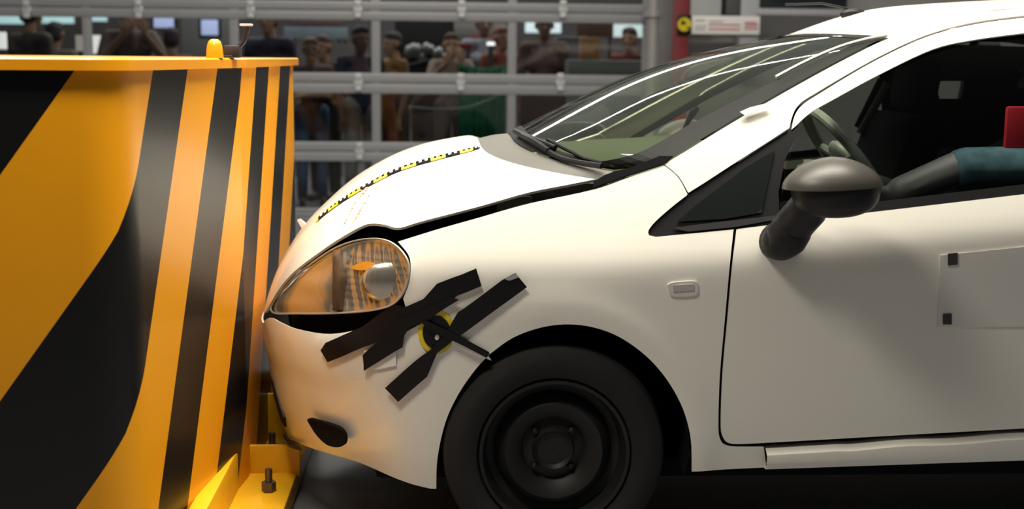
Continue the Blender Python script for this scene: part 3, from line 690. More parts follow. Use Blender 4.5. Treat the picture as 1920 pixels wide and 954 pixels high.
# tape, marker and paper on the bumper
def tape(name, pts, m, out, parent=bumper): return panel(name, PX(pts), m, parent, 0.02, out - 0.011, 0.0012, bump_bumper)
tape('white_paper', [(686, 655), (688, 692), (715, 690), (744, 684), (745, 655)], PAPER, 0.016)
import itertools
tcx, tcy, rx, ry = 819, 622, 35, 41
tape('target_marker', [(tcx + rx * math.cos(a), tcy + ry * math.sin(a)) for a in np.linspace(0, 2 * math.pi, 33)[:-1]], YEL, 0.014)
tape('target_ring', [(tcx + 26 * math.cos(a), tcy + 31 * math.sin(a)) for a in np.linspace(0, 2 * math.pi, 33)[:-1]], TAPE, 0.0165)
tape('target_dot', [(tcx + 1 + 4 * math.cos(a), tcy + 9 + 5 * math.sin(a)) for a in np.linspace(0, 2 * math.pi, 13)[:-1]], PAPER, 0.0185)
tape('black_tape_strip', [(893, 503), (903, 535), (857, 553), (840, 570), (795, 603), (760, 622), (740, 628), (623, 676), (610, 653), (619, 641), (680, 612), (736, 569), (760, 575), (795, 559), (820, 531)], TAPE, 0.020)
tape('black_tape_strip', [(861, 560), (826, 582), (795, 604), (772, 609), (760, 627), (757, 649), (688, 692), (686, 662), (710, 640), (745, 600), (800, 575), (845, 555)], TAPE, 0.0225)
tape('black_tape_strip', [(966, 511), (988, 537), (915, 590), (856, 631), (840, 645), (821, 659), (802, 704), (749, 751), (725, 725), (777, 677), (810, 652), (836, 623), (859, 583), (941, 524)], TAPE, 0.0225)
tape('black_tape_strip', [(792, 600), (800, 597), (840, 617), (916, 661), (913, 668), (840, 632), (800, 612)], TAPE, 0.0255)
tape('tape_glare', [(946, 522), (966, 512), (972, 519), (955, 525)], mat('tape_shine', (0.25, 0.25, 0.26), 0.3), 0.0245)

# ------------------------------------------------------------------ the striped barrier
def stripes():
    m = bpy.data.materials.new('barrier_stripes'); m.use_nodes = True; nt = m.node_tree; b = nt.nodes['Principled BSDF']
    b.inputs['Roughness'].default_value = 0.36; b.inputs['Specular IOR Level'].default_value = 0.28; b.inputs['Coat Weight'].default_value = 0.04; b.inputs['Coat Roughness'].default_value = 0.12
    uv = nt.nodes.new('ShaderNodeUVMap'); uv.uv_map = 'UVMap'; sp = nt.nodes.new('ShaderNodeSeparateXYZ'); nt.links.new(uv.outputs[0], sp.inputs[0])
    def mth(op, a, b_=None):
        n = nt.nodes.new('ShaderNodeMath'); n.operation = op
        for i, q in enumerate((a, b_)):
            if q is None: continue
            if isinstance(q, (int, float)): n.inputs[i].default_value = q
            else: nt.links.new(q, n.inputs[i])
        return n.outputs[0]
    k = mth('SUBTRACT', sp.outputs[0], mth('MULTIPLY', mth('SUBTRACT', sp.outputs[1], 1.337), 0.72))
    k = mth('FLOOR', mth('DIVIDE', mth('SUBTRACT', k, 0.26), 0.347))
    odd = mth('FLOORED_MODULO', k, 2.0)
    n = nt.nodes.new('ShaderNodeTexNoise'); n.inputs['Scale'].default_value = 3; tc = nt.nodes.new('ShaderNodeTexCoord'); nt.links.new(tc.outputs['Object'], n.inputs['Vector'])
    o1 = nt.nodes.new('ShaderNodeMix'); o1.data_type = 'RGBA'; o1.inputs[6].default_value = (0.80, 0.31, 0.004, 1); o1.inputs[7].default_value = (0.84, 0.36, 0.008, 1); nt.links.new(n.outputs['Fac'], o1.inputs[0])
    mx = nt.nodes.new('ShaderNodeMix'); mx.data_type = 'RGBA'; mx.inputs[6].default_value = (0.006, 0.006, 0.0065, 1)
    nt.links.new(odd, mx.inputs[0]); nt.links.new(o1.outputs[2], mx.inputs[7]); nt.links.new(mx.outputs[2], b.inputs['Base Color'])
    return m
STRIPES = stripes()
bar = empty('crash_barrier', (-1.7, 0.7, 0), 'tall steel crash barrier painted in slanted orange and black stripes', 'barrier')
A2, B2, C2, L2 = V((-1.03, -.41)), V((-.917, .55)), V((-.895, 1.78)), V((-2.7, -.70))
def rounded(P, r, n=10):
    out = []
    for i, p in enumerate(P):
        if r[i] == 0: out.append(p); continue
        a, c = P[i - 1], P[(i + 1) % len(P)]; u, v = (a - p).normalized(), (c - p).normalized()
        ang = math.acos(max(-1, min(1, u.dot(v)))); d = r[i] / math.tan(ang / 2); cen = p + (u + v).normalized() * (r[i] / math.sin(ang / 2))
        s, e = p + u * d, p + v * d
        a0 = math.atan2(*(s - cen).yx); a1 = math.atan2(*(e - cen).yx); da = (a1 - a0 + math.pi) % (2 * math.pi) - math.pi
        out += [cen + V((math.cos(a0 + da * k / n), math.sin(a0 + da * k / n))) * r[i] for k in range(n + 1)]
    return out
plan = rounded([L2, A2, B2, C2, V((-2.7, 1.9))], [0, 0.13, 0.05, 0.06, 0])
acc2 = [0.0]
for a, b in zip(plan, plan[1:] + plan[:1]): acc2.append(acc2[-1] + (b - a).length)
ia = min(range(len(plan)), key=lambda i: (plan[i] - A2).length); s0 = acc2[ia]
ZB = 1.345; n = len(plan)
zs = np.linspace(0.0, ZB, 7)
vs = [(p.x, p.y, z) for z in zs for p in plan]
fs = [(j * n + i, j * n + (i + 1) % n, (j + 1) * n + (i + 1) % n, (j + 1) * n + i) for j in range(len(zs) - 1) for i in range(n)] + [tuple(range((len(zs) - 1) * n, len(zs) * n))]
bb = link('barrier_block', vs, fs, STRIPES, bar, True, 40)
uvl = bb.data.uv_layers.new(name='UVMap')
def ucoord(a): a -= s0; return a if a < 0 else a * 1.31
for p in bb.data.polygons:
    vi = [bb.data.loops[l].vertex_index for l in p.loop_indices]
    for l, v in zip(p.loop_indices, vi):
        i = v % n; a = acc2[i]
        if len(vi) == 4 and i == 0 and any(q % n == n - 1 for q in vi): a = acc2[n]
        uvl.data[l].uv = (ucoord(a), bb.data.vertices[v].co.z)
def offset_plan(P, d):
    out = []
    for i, p in enumerate(P):
        t = (P[(i + 1) % len(P)] - P[i - 1]).normalized(); out.append(p + V((t.y, -t.x)) * d)
    return out
cap = offset_plan(plan, 0.022); vs = [(p.x, p.y, z) for z in (1.342, 1.366) for p in cap] + [(p.x, p.y, 1.3705) for p in offset_plan(plan, 0.016)]
fs = [(j * n + i, j * n + (i + 1) % n, (j + 1) * n + (i + 1) % n, (j + 1) * n + i) for j in range(2) for i in range(n)] + [tuple(range(2 * n, 3 * n)), tuple(reversed(range(n)))]
link('top_plate', vs, fs, ORANGE, bar, True, 30)['label'] = 'plain orange plate along the top edge'
lp = at(403, 112, 0.30); lp.z = 1.37
MB().lathe([(0.024, 0), (0.0235, 0.012), (0.021, 0.035), (0.017, 0.046), (0.010, 0.052), (0.001, 0.053)], lp, 'z', 20).build('lifting_lug', ORANGE, bar)
fo = MB().box((-0.90, 0.72, 0.035), (0.26, 2.0, 0.07), bev=0.008)
fo.box((-0.955, 0.72, 0.11), (0.05, 1.95, 0.16), bev=0.008)
for yy, h in ((0.60, 0.10), (0.97, 0.17), (1.17, 0.20)): fo.box((-0.86, yy, 0.06 + h / 2), (0.20, 0.02, h), bev=0.004)
fo.add([(-0.97, 1.40, 0.07), (-0.80, 1.40, 0.07), (-0.97, 1.40, 0.33), (-0.97, 1.44, 0.07), (-0.80, 1.44, 0.07), (-0.97, 1.44, 0.33)], [(0, 1, 2), (5, 4, 3), (0, 3, 4, 1), (1, 4, 5, 2), (2, 5, 3, 0)])
ft = fo.build('foot_plate', mat('foot_yellow', (0.80, 0.42, 0.01), 0.35, noise=0.15, nscale=9), bar, True, 30)
for q_ in ((-0.835, 0.42), (-0.875, 0.80)):
    bo = MB().lathe([(0.0, 0.10), (0.022, 0.10), (0.022, 0.072)], (q_[0], q_[1], 0), 'z', 6).lathe([(0.011, 0.07), (0.011, 0.14), (0.0, 0.142)], (q_[0], q_[1], 0), 'z', 10)
    bo.build('anchor_bolt', mat('bolt_steel', (0.12, 0.10, 0.10), 0.4, metal=0.7), ft)
# small clamp lamp standing on the barrier
cb0 = at(437, 110, 0.42); cb0.z = 1.371
cl = empty('clamp_lamp', cb0, 'small dark gooseneck lamp standing on the barrier top', 'lamp')
MB().box(cb0 + V((0, 0, 0.018)), (0.045, 0.05, 0.035), bev=0.006).box(cb0 + V((-.012, -0.01, 0.004)), (0.03, 0.05, 0.008), bev=0.002).build('clamp_base', mat('lamp_dark', (0.03, 0.022, 0.02), 0.5), cl)
MB().tube(cr([cb0 + V((0.01, 0, .03)), cb0 + V((0.03, 0, .045)), cb0 + V((0.038, 0, .07)), cb0 + V((0.045, 0, .088))], 5), 0.008, 8).build('gooseneck', mat('lamp_dark', (0, 0, 0)), cl)
MB().box(cb0 + V((0.04, 0, 0.094)), (0.035, 0.03, 0.007), bev=0.003).build('lamp_head', mat('lamp_light_metal', (0.7, 0.7, 0.68), 0.3), cl)

# ------------------------------------------------------------------ right of the door: red post, marker, boards
rpz = at(1276, 60, 7.95)
rpo = MB().box((rpz.x, 7.95, 1.6), (0.13, 0.10, 3.2), bev=0.01).build('red_post', mat('dark_red_paint', (0.20, 0.022, 0.028), 0.5, noise=0.2, nscale=3), None)
tag(rpo, 'dark red square post beside the round grey post', 'post')
tm = at(1283, 46, 7.86); tk = empty('marker_plate', tm, 'black square plate with a yellow disc hung on the red post', 'sign')
MB().box(tm, (0.125, 0.012, 0.165), bev=0.003).build('plate', TAPE, tk)
MB().lathe([(0.0, -0.010), (0.058, -0.010), (0.060, -0.004)], tm, 'y', 28).build('yellow_disc', YEL, tk)
MB().add([tm + V(p) for p in ((0, -.0115, 0), (-.035, -.0115, -.005), (-.022, -.0115, .04), (.02, -.0115, .012))], [(0, 1, 2), (0, 2, 3)]).add([tm + V(p) for p in ((.01, -.0115, -.02), (.045, -.0115, -.045), (.05, -.0115, -.02))], [(0, 1, 2)]).build('black_quadrant', TAPE, tk)
c = slab('wall_cabinet', 1297, 1352, -60, 30, 7.93, 0.2, mat('cabinet_grey', (0.44, 0.46, 0.46), 0.5), 0.01)
tag(c, 'pale grey cabinet on the wall above the notice board', 'cabinet')
c = slab('equipment_rack', 1364, 1388, -60, 28, 7.95, 0.2, mat('rack_dark', (0.08, 0.085, 0.085), 0.5), 0.01)
tag(c, 'narrow dark rack beside the pale grey wall cabinet', 'rack')
c = slab('door_post', 1392, 1420, -60, 120, 7.95, 0.15, mat('post_pale', (0.42, 0.43, 0.45), 0.5), 0.01)
tag(c, 'pale upright post left of the dark window', 'post')
wn = bpy.data.objects.new('window_1', None); col.objects.link(wn); wn.location = at(1500, 0, Y_W); tag(wn, kind='structure')
adopt(slab('window_pane', 1424, 1588, -70, 16, 7.97, 0.03, mat('dark_pane', (0.018, 0.024, 0.028), 0.15), 0.002), wn)
adopt(slab('window_sill', 1420, 1600, 16, 30, 7.93, 0.1, mat('sill_pale', (0.40, 0.40, 0.42), 0.5), 0.006), wn)
nb = slab('notice_board', 1294, 1424, 29, 65, 7.90, 0.015, PAPER, 0.003); tag(nb, 'white notice board with lines of red lettering', 'sign')
lines = MB()
for (xa, xb, y, h, k) in ((1304, 1322, 37, 2, 1), (1304, 1324, 48, 2, 1), (1304, 1322, 54, 2, 1), (1330, 1356, 39, 2, 1), (1329, 1388, 45, 3, 0), (1329, 1388, 53, 3, 0), (1396, 1420, 41, 3, 0), (1396, 1421, 46, 3, 0), (1396, 1421, 52, 3, 0)):
    a, b = at(xa, y, 7.897), at(xb, y + h, 7.897); lines.add([a, (a.x, a.y, b.z), b, (b.x, a.y, a.z)], [(0, 1, 2, 3)], k)
lines.build('lettering', [mat('red_ink', (0.55, 0.10, 0.12), 0.6), mat('grey_ink', (0.30, 0.30, 0.32), 0.6)], nb, False)
bx = slab('cable_duct', 1300, 1385, 100, 108, 7.93, 0.06, mat('duct_dark', (0.10, 0.10, 0.11), 0.5), 0.004); tag(bx, 'long dark cable duct along the wall under the notice board', 'duct')

# ------------------------------------------------------------------ the viewing hall behind the glazed door
def legs(o):
    b = [V(v.co) for v in o.data.vertices]; x0, x1 = min(v.x for v in b), max(v.x for v in b); y1 = max(v.y for v in b); z1 = max(v.z for v in b)
    for x in (x0 + .03, x1 - .03): MB().tube([(x, y1 + .016, 0), (x, y1 + .016, z1 - .02)], .016, 8).build('support', mat('support_dark', (.05, .05, .05), .5), o)
def lit(name, x0, x1, y0, y1, y, rgb, e, label, cat, group=None, frame=True):
    o = slab(name, x0, x1, y0, y1, y, 0.04, mat('lit_%s_%d_%d' % (name, x0, y0), rgb, 0.4, emit=e), 0.004); tag(o, label, cat, group)
    if y < 13: legs(o)
    return o
YB = 13.92
for x0, x1, y0, y1, nm in ((-8, 46, 20, 45, 'leftmost pale teal lit window at the back of the hall'), (66, 138, 22, 44, 'pale teal lit window behind the two men on the left'), (168, 200, 22, 40, 'small pale lit window right of the leftmost door column')):
    lit('hall_window', x0, x1, y0, y1, YB, (0.55, 0.80, 0.82), 1.0, nm, 'window')
lit('hall_window', 985, 1052, 42, 62, YB, (0.72, 0.85, 0.90), 0.9, 'bright lit window behind the spectator in the rightmost pane', 'window')
lit('hall_window', 1150, 1204, 45, 70, YB, (0.72, 0.85, 0.86), 0.7, 'bright lit window at the right end of the hall', 'window')
for x0, x1, y0, y1, nm in ((-10, 11, 60, 92, 'white lit board at the far left edge'), (170, 201, 66, 101, 'white lit board beside the leftmost door column'), (141, 158, 66, 96, 'small cream lit board left of the door column')):
    lit('light_board', x0, x1, y0, y1, 9.6, (0.95, 0.93, 0.88) if x0 != 141 else (0.55, 0.50, 0.45), 1.1 if x0 != 141 else 0.5, nm, 'board')
for x0, x1, y0, y1, nm in ((288, 326, 30, 52, 'left wall screen glowing pale blue'), (377, 409, 37, 66, 'right wall screen glowing pale blue with a dark frame')):
    a, b = at(x0, y0, 10.4), at(x1, y1, 10.4); cx, cz = (a.x + b.x) / 2, (a.z + b.z) / 2
    t = empty('wall_screen', (cx, 10.4, cz), nm, 'screen', 'wall screens in the viewing hall')
    MB().box((cx, 10.43, cz), (b.x - a.x + .06, 0.05, a.z - b.z + .07), bev=0.01).build('housing', mat('screen_black', (0.012, 0.018, 0.04), 0.4), t)
    MB().box((cx, 10.40, cz), (b.x - a.x, 0.012, a.z - b.z), bev=0.002).build('display', mat('screen_glow', (0.50, 0.58, 0.90), 0.4, emit=1.0), t)
    MB().box((cx, 10.50, cz / 2 - .1), (0.06, 0.06, cz - 0.1), bev=0.01).build('stand', mat('screen_black', (0, 0, 0)), t)
# banner, boards and cabinets
o = slab('banner', 532, 652, 50, 73, 10.2, 0.01, mat('banner_blue', (0.34, 0.42, 0.48), 0.6, noise=0.2, nscale=4), 0.002); tag(o, 'pale blue banner hanging behind the spectators', 'banner'); legs(o)
o = slab('partition_panel', 285, 330, 52, 66, 9.9, 0.03, mat('panel_taupe', (0.16, 0.14, 0.125), 0.7), 0.003); tag(o, 'small taupe panel under the left wall screen', 'panel'); legs(o)
o = slab('partition_panel', 340, 440, 32, 135, 11.5, 0.06, mat('panel_grey', (0.12, 0.12, 0.115), 0.7), 0.004); tag(o, 'tall grey panel behind the right wall screen', 'panel'); legs(o)
o = slab('partition_panel', 628, 660, 82, 140, 9.5, 0.03, mat('panel_pale', (0.19, 0.18, 0.18), 0.7), 0.003); tag(o, 'pale upright panel beside the spectator in navy', 'panel'); legs(o)
o = slab('partition_panel', 583, 636, 178, 266, 9.4, 0.03, mat('panel_brown', (0.10, 0.085, 0.075), 0.7), 0.003); tag(o, 'brown grey panel in the middle row of panes', 'panel'); legs(o)
o = slab('red_cabinet', 838, 884, 81, 92, 9.7, 0.25, mat('cabinet_red', (0.22, 0.015, 0.012), 0.5), 0.01); tag(o, 'dark red shelf box behind the spectator raising his arms', 'box'); legs(o)
o = slab('red_cabinet', 884, 925, 66, 108, 10.9, 0.25, mat('cabinet_red2', (0.24, 0.035, 0.025), 0.5), 0.01); tag(o, 'red cabinet behind the green cover', 'cabinet'); legs(o)
lit('strip_lamp', 913, 928, 79, 85, 9.3, (1, 1, 0.97), 2.0, 'small bright strip lamp in front of the red cabinet', 'lamp')
o = slab('pale_shelf', 838, 950, 42, 70, 11.2, 0.05, mat('shelf_pale', (0.20, 0.20, 0.185), 0.7), 0.004); tag(o, 'pale wide board high above the red cabinet', 'board'); legs(o)
o = slab('hall_beam', 740, 836, 38, 70, 11.4, 0.1, mat('beam_rose', (0.14, 0.085, 0.08), 0.7, noise=0.25, nscale=4), 0.01); tag(o, 'broad rose brown beam above the engine display', 'beam'); legs(o)
o = slab('hall_beam', 545, 640, 34, 50, 11.4, 0.1, mat('beam_brown', (0.10, 0.06, 0.06), 0.7, noise=0.25, nscale=4), 0.01); tag(o, 'dark brown beam above the pale blue banner', 'beam'); legs(o)
o = slab('stacked_crate', 1044, 1096, 68, 372, 9.85, 0.4, mat('crate_grey', (0.12, 0.125, 0.14), 0.6), 0.02); tag(o, 'blue grey crate in the rightmost upper pane', 'crate')
o = slab('counter', 1066, 1206, 112, 392, 9.05, 0.4, mat('counter_grey', (0.11, 0.115, 0.105), 0.6), 0.02); tag(o, 'grey counter across the rightmost panes', 'counter')
o = slab('wooden_box', 1090, 1124, 70, 111, 9.15, 0.2, mat('box_wood', (0.22, 0.10, 0.025), 0.6), 0.01); tag(o, 'orange brown wooden box on the counter', 'box')
o = slab('brown_board', 1082, 1150, 40, 70, 10.3, 0.05, mat('board_brown', (0.10, 0.05, 0.03), 0.7), 0.004); tag(o, 'dark brown board behind the wooden box', 'board'); legs(o)
o = slab('dark_curtain', 976, 1060, 180, 300, 8.6, 0.03, mat('curtain_maroon', (0.045, 0.018, 0.018), 0.9, noise=0.3, nscale=5), 0.004); tag(o, 'dark maroon curtain behind the bonnet end', 'curtain'); legs(o)
# green cover with folds
a, b = at(860, 118, 8.7), V((at(952, 275, 8.7).x, 8.7, 0.01)); gv = []; gf = []; N_ = 44
for j in range(9):
    for i in range(N_ + 1):
        t = i / N_; gv.append((a.x + (b.x - a.x) * t, 8.7 + 0.02 * math.sin(t * 46) + 0.015 * math.sin(t * 19 + j * .3) + (0.10 if j == 0 else 0), a.z - (a.z - b.z) * j / 8 - (0.04 * math.sin(t * 3) if j == 0 else 0)))
gf = [(j * (N_ + 1) + i, (j + 1) * (N_ + 1) + i, (j + 1) * (N_ + 1) + i + 1, j * (N_ + 1) + i + 1) for j in range(8) for i in range(N_)]
v, f = solid([V(p) for p in gv], [V(p) + V((0, .012, 0)) for p in gv], gf)
o = link('green_cover', v, f, mat('green_cloth', (0.008, 0.125, 0.055), 0.8, noise=0.2, nscale=6), None); tag(o, 'dark green cloth cover hanging behind the glass', 'cloth')
# engine on display with a prop rod
ep = at(795, 96, 9.9); en = empty('engine_display', (ep.x, 10.1, 0), 'black engine bay on display with a grey motor block', 'engine')
MB().box((ep.x, 10.35, ep.z + .05), (0.62, 0.3, 0.62), bev=0.05).build('engine_housing', mat('engine_black', (0.008, 0.008, 0.009), 0.6), en)
g_ = MB(); random.seed(5)
for k in range(9): g_.ell((ep.x - 0.16 + 0.045 * k, 10.12, ep.z - .02 + random.uniform(-.05, .05)), (0.05, 0.06, 0.05 + random.random() * .03), n=10, m=8)
g_.build('motor_block', mat('motor_grey', (0.20, 0.20, 0.20), 0.4, metal=0.4), en)
MB().tube([at(758, 125, 9.9), at(800, 114, 9.9), at(822, 114, 9.9)], 0.016, 8).build('prop_rod', BLACK, en)
MB().box((ep.x, 10.35, (ep.z - .26) / 2), (0.5, 0.3, ep.z - .28), bev=0.02).build('display_base', mat('base_dark', (0.03, 0.022, 0.022), 0.7), en)
rpole = MB().tube([at(728, 178, 8.45), V((at(746, 268, 8.45).x, 8.45, 0))], 0.05, 12).build('rust_pole', mat('rust_red', (0.16, 0.035, 0.02), 0.7), None); tag(rpole, 'leaning rust red pole in the middle row of panes', 'pole')
rope = MB().tube(cr([at(770, 200, 8.4), at(820, 204, 8.4), at(880, 200, 8.4), at(950, 172, 8.4)], 6), 0.006, 8)
for x_, y_ in ((770, 200), (950, 172)):
    q_ = at(x_, y_, 8.4); rope.tube([q_ + V((0, 0, .01)), (q_.x, q_.y, 0)], 0.012, 8)
rope = rope.build('hanging_cable', mat('rope_pale', (0.22, 0.24, 0.22), 0.6), None); tag(rope, 'thin pale cable slung in front of the green cover', 'cable')

# ------------------------------------------------------------------ people
def capsule(bm, p0, r0, p1, r1, seg=10):
    t = bmesh.new()
    for p, r in ((p0, r0), (p1, r1)):
        bmesh.ops.create_icosphere(t, subdivisions=2, radius=r, matrix=Matrix.Translation(V(p)))
    r = bmesh.ops.convex_hull(t, input=t.verts[:])
    bmesh.ops.delete(t, geom=[e for e in r['geom_interior'] if isinstance(e, bmesh.types.BMVert)], context='VERTS')
    me = bpy.data.meshes.new('c'); t.to_mesh(me); t.free(); bm.from_mesh(me); bpy.data.meshes.remove(me)
def skinmesh(name, caps, vox):
    bm = bmesh.new()
    for c in caps: capsule(bm, *c)
    me = bpy.data.meshes.new(name); bm.to_mesh(me); bm.free()
    o = bpy.data.objects.new(name, me); col.objects.link(o)
    md = o.modifiers.new('r', 'REMESH'); md.mode = 'VOXEL'; md.voxel_size = vox; md.use_smooth_shade = True
    sm = o.modifiers.new('s', 'SMOOTH'); sm.factor = 0.5; sm.iterations = 3
    dg = bpy.context.evaluated_depsgraph_get(); m2 = bpy.data.meshes.new_from_object(o.evaluated_get(dg)); bpy.data.objects.remove(o); bpy.data.meshes.remove(me)
    m2.name = name
    for p in m2.polygons: p.use_smooth = True
    return m2
def hand_caps(wrist, d, up, side):                        # palm, four unequal fingers, thumb
    d = V(d).normalized(); up = V(up); s = d.cross(up).normalized() * side; up = s.cross(d).normalized() * side
    w_ = V(wrist); c = [(w_, 0.024, w_ + d * 0.05 + s * 0.012, 0.020), (w_ + d * .02, .020, w_ + d * 0.07 - s * 0.02, 0.017), (w_ + d * .03, .02, w_ + d * .08 + s * .02, .017)]
    for k, ln in enumerate((0.066, 0.076, 0.071, 0.054)):
        b = w_ + d * 0.082 + s * (0.031 - 0.0205 * k); m_ = b + d * ln * 0.55 - up * 0.006; e = m_ + d * ln * 0.40 - up * 0.022
        c += [(b, 0.0092, m_, 0.0085), (m_, 0.0085, e, 0.0072)]
    b = w_ + d * 0.025 + s * 0.03; m_ = b + d * 0.035 + s * 0.028; e = m_ + d * 0.030 + s * .006 - up * 0.008
    return c + [(b, 0.012, m_, 0.0105), (m_, 0.0105, e, 0.009)]
def head_caps(c, f=V((0, -1, 0))):
    f = V(f).normalized(); c = V(c); s = f.cross(V((0, 0, 1))).normalized()
    return [(c + V((0, 0, .025)) - f * .015, .088, c + V((0, 0, .02)) + f * .02, .076), (c + f * .03 - V((0, 0, .02)), .066, c + f * .045 - V((0, 0, .085)), .040),
            (c + f * .09 + V((0, 0, .0)), .010, c + f * .108 - V((0, 0, .03)), .014), (c + f * .082 - V((0, 0, .062)) + s * .015, .010, c + f * .082 - V((0, 0, .062)) - s * .015, .010),
            (c + s * .078 + V((0, 0, .01)), .018, c + s * .082 - V((0, 0, .02)), .012), (c - s * .078 + V((0, 0, .01)), .018, c - s * .082 - V((0, 0, .02)), .012),
            (c - f * .01 - V((0, 0, .06)), .052, c - f * .03 - V((0, 0, .15)), .056)]
def stand_pose(arms):
    P = dict(hip=V((0, 0, .95)), chest=V((0, 0, 1.28)), head=V((0, -.01, 1.60)))
    J = {}
    for s in (-1, 1):
        sh = V((.175 * s, 0.01, 1.40))
        if arms == 'down': el, wr, hd = V((.225 * s, .03, 1.13)), V((.215 * s, -.05, .88)), (0, -.12, -1)
        elif arms == 'raised': el, wr, hd = V((.25 * s, -.16, 1.22)), V((.075 * s, -.32, 1.42)), (-.25 * s, -.2, 1)
        else: el, wr, hd = V((.24 * s, -.02, 1.14)), V((-.04 * s, -.19 - .03 * s, 1.15)), (-s, -.1, .05)
        J[s] = (sh, el, wr, hd)
    return P, J
def body_set(arms):
    P, J = stand_pose(arms); B = []; T = []; S_ = []; U = []
    tors = [(V((-.085, 0, .96)), .095, V((.085, 0, .96)), .095), (V((0, 0, 1.0)), .115, V((0, 0, 1.15)), .115), (V((-.07, 0, 1.24)), .105, V((.07, 0, 1.24)), .105), (V((-.15, .01, 1.40)), .058, V((.15, .01, 1.40)), .058), (V((0, 0, 1.2)), .11, V((0, 0.01, 1.40)), .08)]
    B += [(a, r - .012, b, q - .012) for a, r, b, q in tors]; U += tors
    B += head_caps(P['head'])
    for s in (-1, 1):
        sh, el, wr, hd = J[s]
        B += [(sh, .050, el, .036), (el, .036, wr, .025)] + hand_caps(wr, hd, (0, -1, 0) if arms == 'down' else (0, -.3, 1) if arms != 'raised' else (0, -1, .1), s)
        U += [(sh, .062, sh.lerp(el, .85), .052)]
        hp, kn, an = V((.09 * s, 0, .92)), V((.10 * s, -.01, .50)), V((.105 * s, .02, .09))
        B += [(hp, .080, kn, .050), (kn, .050, an, .034), (an, .034, an + V((.01 * s, -.13, -.055)), .028)]
        T += [(hp, .094, kn, .066), (kn, .066, an + V((0, 0, .01)), .056)]
        S_ += [(an + V((0, .02, -.045)), .040, an + V((.012 * s, -.15, -.05)), .036)]
    T += [(V((-.085, 0, .97)), .100, V((.085, 0, .97)), .100)]
    hc = P['head']; H = [(hc + V((0, .02, .05)), .088, hc + V((0, .035, .0)), .080), (hc + V((-.02, -.03, .075)), .055, hc + V((.02, -.03, .075)), .055)]
    return dict(body=skinmesh('body', B, .0085), shirt=skinmesh('shirt', U, .013), trousers=skinmesh('trousers', T, .013), shoe=skinmesh('shoe', S_[:1], .011), shoe2=skinmesh('shoe', S_[1:], .011), hair=skinmesh('hair', H, .011))
SETS = {k: body_set(k) for k in ('down', 'raised', 'folded')}
def person(arms, px, Y, label, skin, shirt, trousers, hair, turn=0, h=1.75, shoe=(.02, .02, .022)):
    e = bpy.data.objects.new('person', None); col.objects.link(e)
    tag(e, label, 'person', 'spectators behind the glazed door')
    body = None
    for k, c in (('body', skin), ('shirt', shirt), ('trousers', trousers), ('shoe', shoe), ('shoe2', shoe), ('hair', hair)):
        me = SETS[arms][k].copy(); me.materials.clear()
        me.materials.append(mat('%s_%s' % (k, '_'.join('%03d' % int(q * 999) for q in c)), c, 0.75, noise=0.12 if k in ('shirt', 'trousers') else 0, nscale=8))
        o = bpy.data.objects.new(k.rstrip('2'), me); col.objects.link(o); o.parent = e
    for s in (-1, 1):
        MB().ell(V((.031 * s, -.098, 1.612)), (.013, .010, .008), n=10, m=8).build('eye', mat('eye_dark', (.02, .015, .012), .2)).parent = e
    p = at(px, 90, Y); e.location = (p.x, Y, 0); e.rotation_euler = (0, 0, math.radians(turn)); e.scale = (h / 1.735,) * 3
    return e
SK, SK2 = (.30, .17, .115), (.20, .11, .075)
person('down', 60, 8.7, 'tall spectator in a taupe shirt at the far left behind the barrier', SK2, (.075, .062, .055), (.03, .03, .04), (.02, .014, .012), 150, 1.86)
person('folded', 104, 9.3, 'spectator in an olive top with arms folded above the barrier', SK2, (.085, .075, .055), (.03, .03, .035), (.02, .012, .01), 170, 1.68)
person('raised', 245, 8.7, 'tall spectator in a brown top raising his hands to his face', SK, (.085, .055, .045), (.03, .03, .04), (.03, .016, .01), 20, 1.90)
person('down', 322, 9.35, 'dark haired spectator in a mauve brown top below the left wall screen', SK2, (.055, .035, .04), (.025, .025, .03), (.02, .01, .016), 200, 1.64)
person('down', 505, 8.7, 'spectator in a navy top with pale collar left of the blue banner', SK, (.035, .03, .06), (.05, .05, .05), (.09, .045, .01), -15, 1.84)
person('folded', 583, 8.5, 'short spectator with folded arms below the blue banner', SK, (.05, .025, .03), (.05, .09, .16), (.16, .10, .07), 10, 1.55)
person('folded', 606, 9.0, 'spectator in a dark grey top close behind the short one', SK, (.03, .03, .032), (.04, .035, .035), (.06, .03, .025), -20, 1.58)
person('down', 676, 8.5, 'spectator in a navy top standing left of the door column', SK2, (.015, .018, .045), (.20, .19, .185), (.012, .012, .02), 25, 1.66)
person('down', 738, 9.05, 'spectator in an ochre shirt looking at the engine display', SK, (.17, .085, .02), (.05, .025, .022), (.025, .015, .02), -60, 1.62)
person('raised', 846, 9.25, 'spectator in a beige top raising both arms beside the red cabinet', (.33, .19, .13), (.17, .115, .085), (.06, .04, .035), (.05, .025, .015), 5, 1.62)
person('down', 907, 10.6, 'tall spectator in a pale shirt in front of the pale board', SK2, (.20, .20, .24), (.05, .05, .06), (.03, .018, .016), 10, 1.88)
person('down', 940, 9.75, 'spectator in a rust red shirt behind the green cover', SK, (.17, .035, .02), (.04, .05, .03), (.14, .05, .03), 30, 1.70)
person('down', 1020, 9.6, 'spectator with a brown face in front of the bright hall window', SK2, (.07, .035, .03), (.05, .05, .05), (.035, .02, .015), 0, 1.84)
person('folded', 1180, 10.4, 'spectator in a dark red shirt at the right end of the glazing', SK, (.11, .018, .02), (.05, .05, .055), (.03, .018, .015), -25, 1.72)

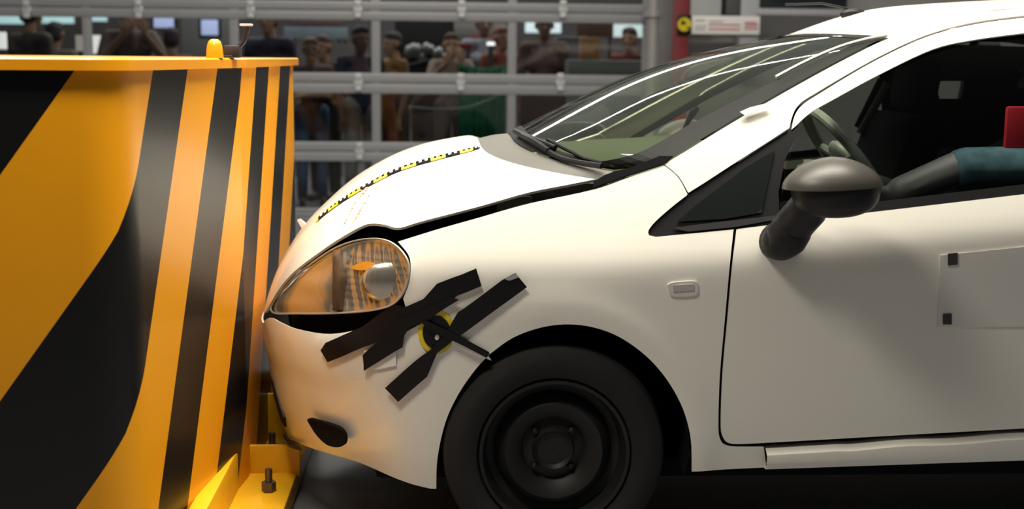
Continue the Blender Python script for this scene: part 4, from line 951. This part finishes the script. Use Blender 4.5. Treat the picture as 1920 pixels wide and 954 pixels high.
# crash-test dummy at the wheel
def dummy():
    e = bpy.data.objects.new('crash_test_dummy', None); col.objects.link(e); yy = 0.42
    hip = V((1.34, yy, .66)); ch = V((1.47, yy, .98)); hd = V((1.52, yy, 1.345)); B = []; U = []; T = []
    f = V((-1, 0, 0)); B += head_caps(hd, f)
    tors = [(hip + V((0, -.08, 0)), .10, hip + V((0, .08, 0)), .10), (hip, .12, ch, .125), (ch + V((0, -.14, .12)), .065, ch + V((0, .14, .12)), .065), (ch, .12, ch + V((0.02, 0, .12)), .09)]
    B += [(a, r - .015, b, q - .015) for a, r, b, q in tors]; U += tors
    for s in (-1, 1):
        sh = ch + V((0.01, .185 * s, .10))
        if s < 0: el, wr = at(1795, 318, .225), at(1690, 358, .225)
        else: el, wr = V((1.20, yy + .25, .93)), V((.95, yy + .17, 1.02))
        B += [(sh, .055, el, .054), (el, .054, wr, .044)] + hand_caps(wr, (-.9, .1, -.25 if s < 0 else .2), (0, -s, .3), -s)
        U += [(sh, .070, el + V((.02, 0, 0)), .066)]
        hp, kn, an = hip + V((-.04, .10 * s, -.02)), V((.90, yy + .14 * s, .70)), V((.62, yy + .12 * s, .36))
        B += [(hp, .085, kn, .055), (kn, .055, an, .036), (an, .036, an + V((-.14, 0, .02)), .03)]; T += [(hp, .10, kn, .070), (kn, .070, an, .055)]
    b = skinmesh('body', B, .009); u = skinmesh('shirt', U, .012); t = skinmesh('trousers', T, .012)
    b.materials.append(mat('dummy_grey_skin', (.12, .115, .12), .6)); u.materials.append(mat('teal_patterned_cloth', (.05, .11, .14), .85, noise=.95, nscale=22)); t.materials.append(mat('dummy_trousers', (.02, .022, .03), .85))
    for me, n_ in ((b, 'body'), (u, 'shirt'), (t, 'trousers')):
        o = bpy.data.objects.new(n_, me); col.objects.link(o); o.parent = e
    bp_ = at(1908, 246, .22)
    MB().box(bp_, (.075, .02, .14), bev=.008).build('red_marker', mat('red_marker', (.62, .02, .04), .5), None).parent = e
    for s in (-1, 1): MB().ell(hd + V((-.088, .031 * s, .012)), (.010, .013, .008), n=10, m=8).build('eye', mat('eye_dark', (0, 0, 0)), None).parent = e
    tag(e, 'grey crash-test dummy in a teal patterned shirt seated at the wheel', 'dummy')
dummy()
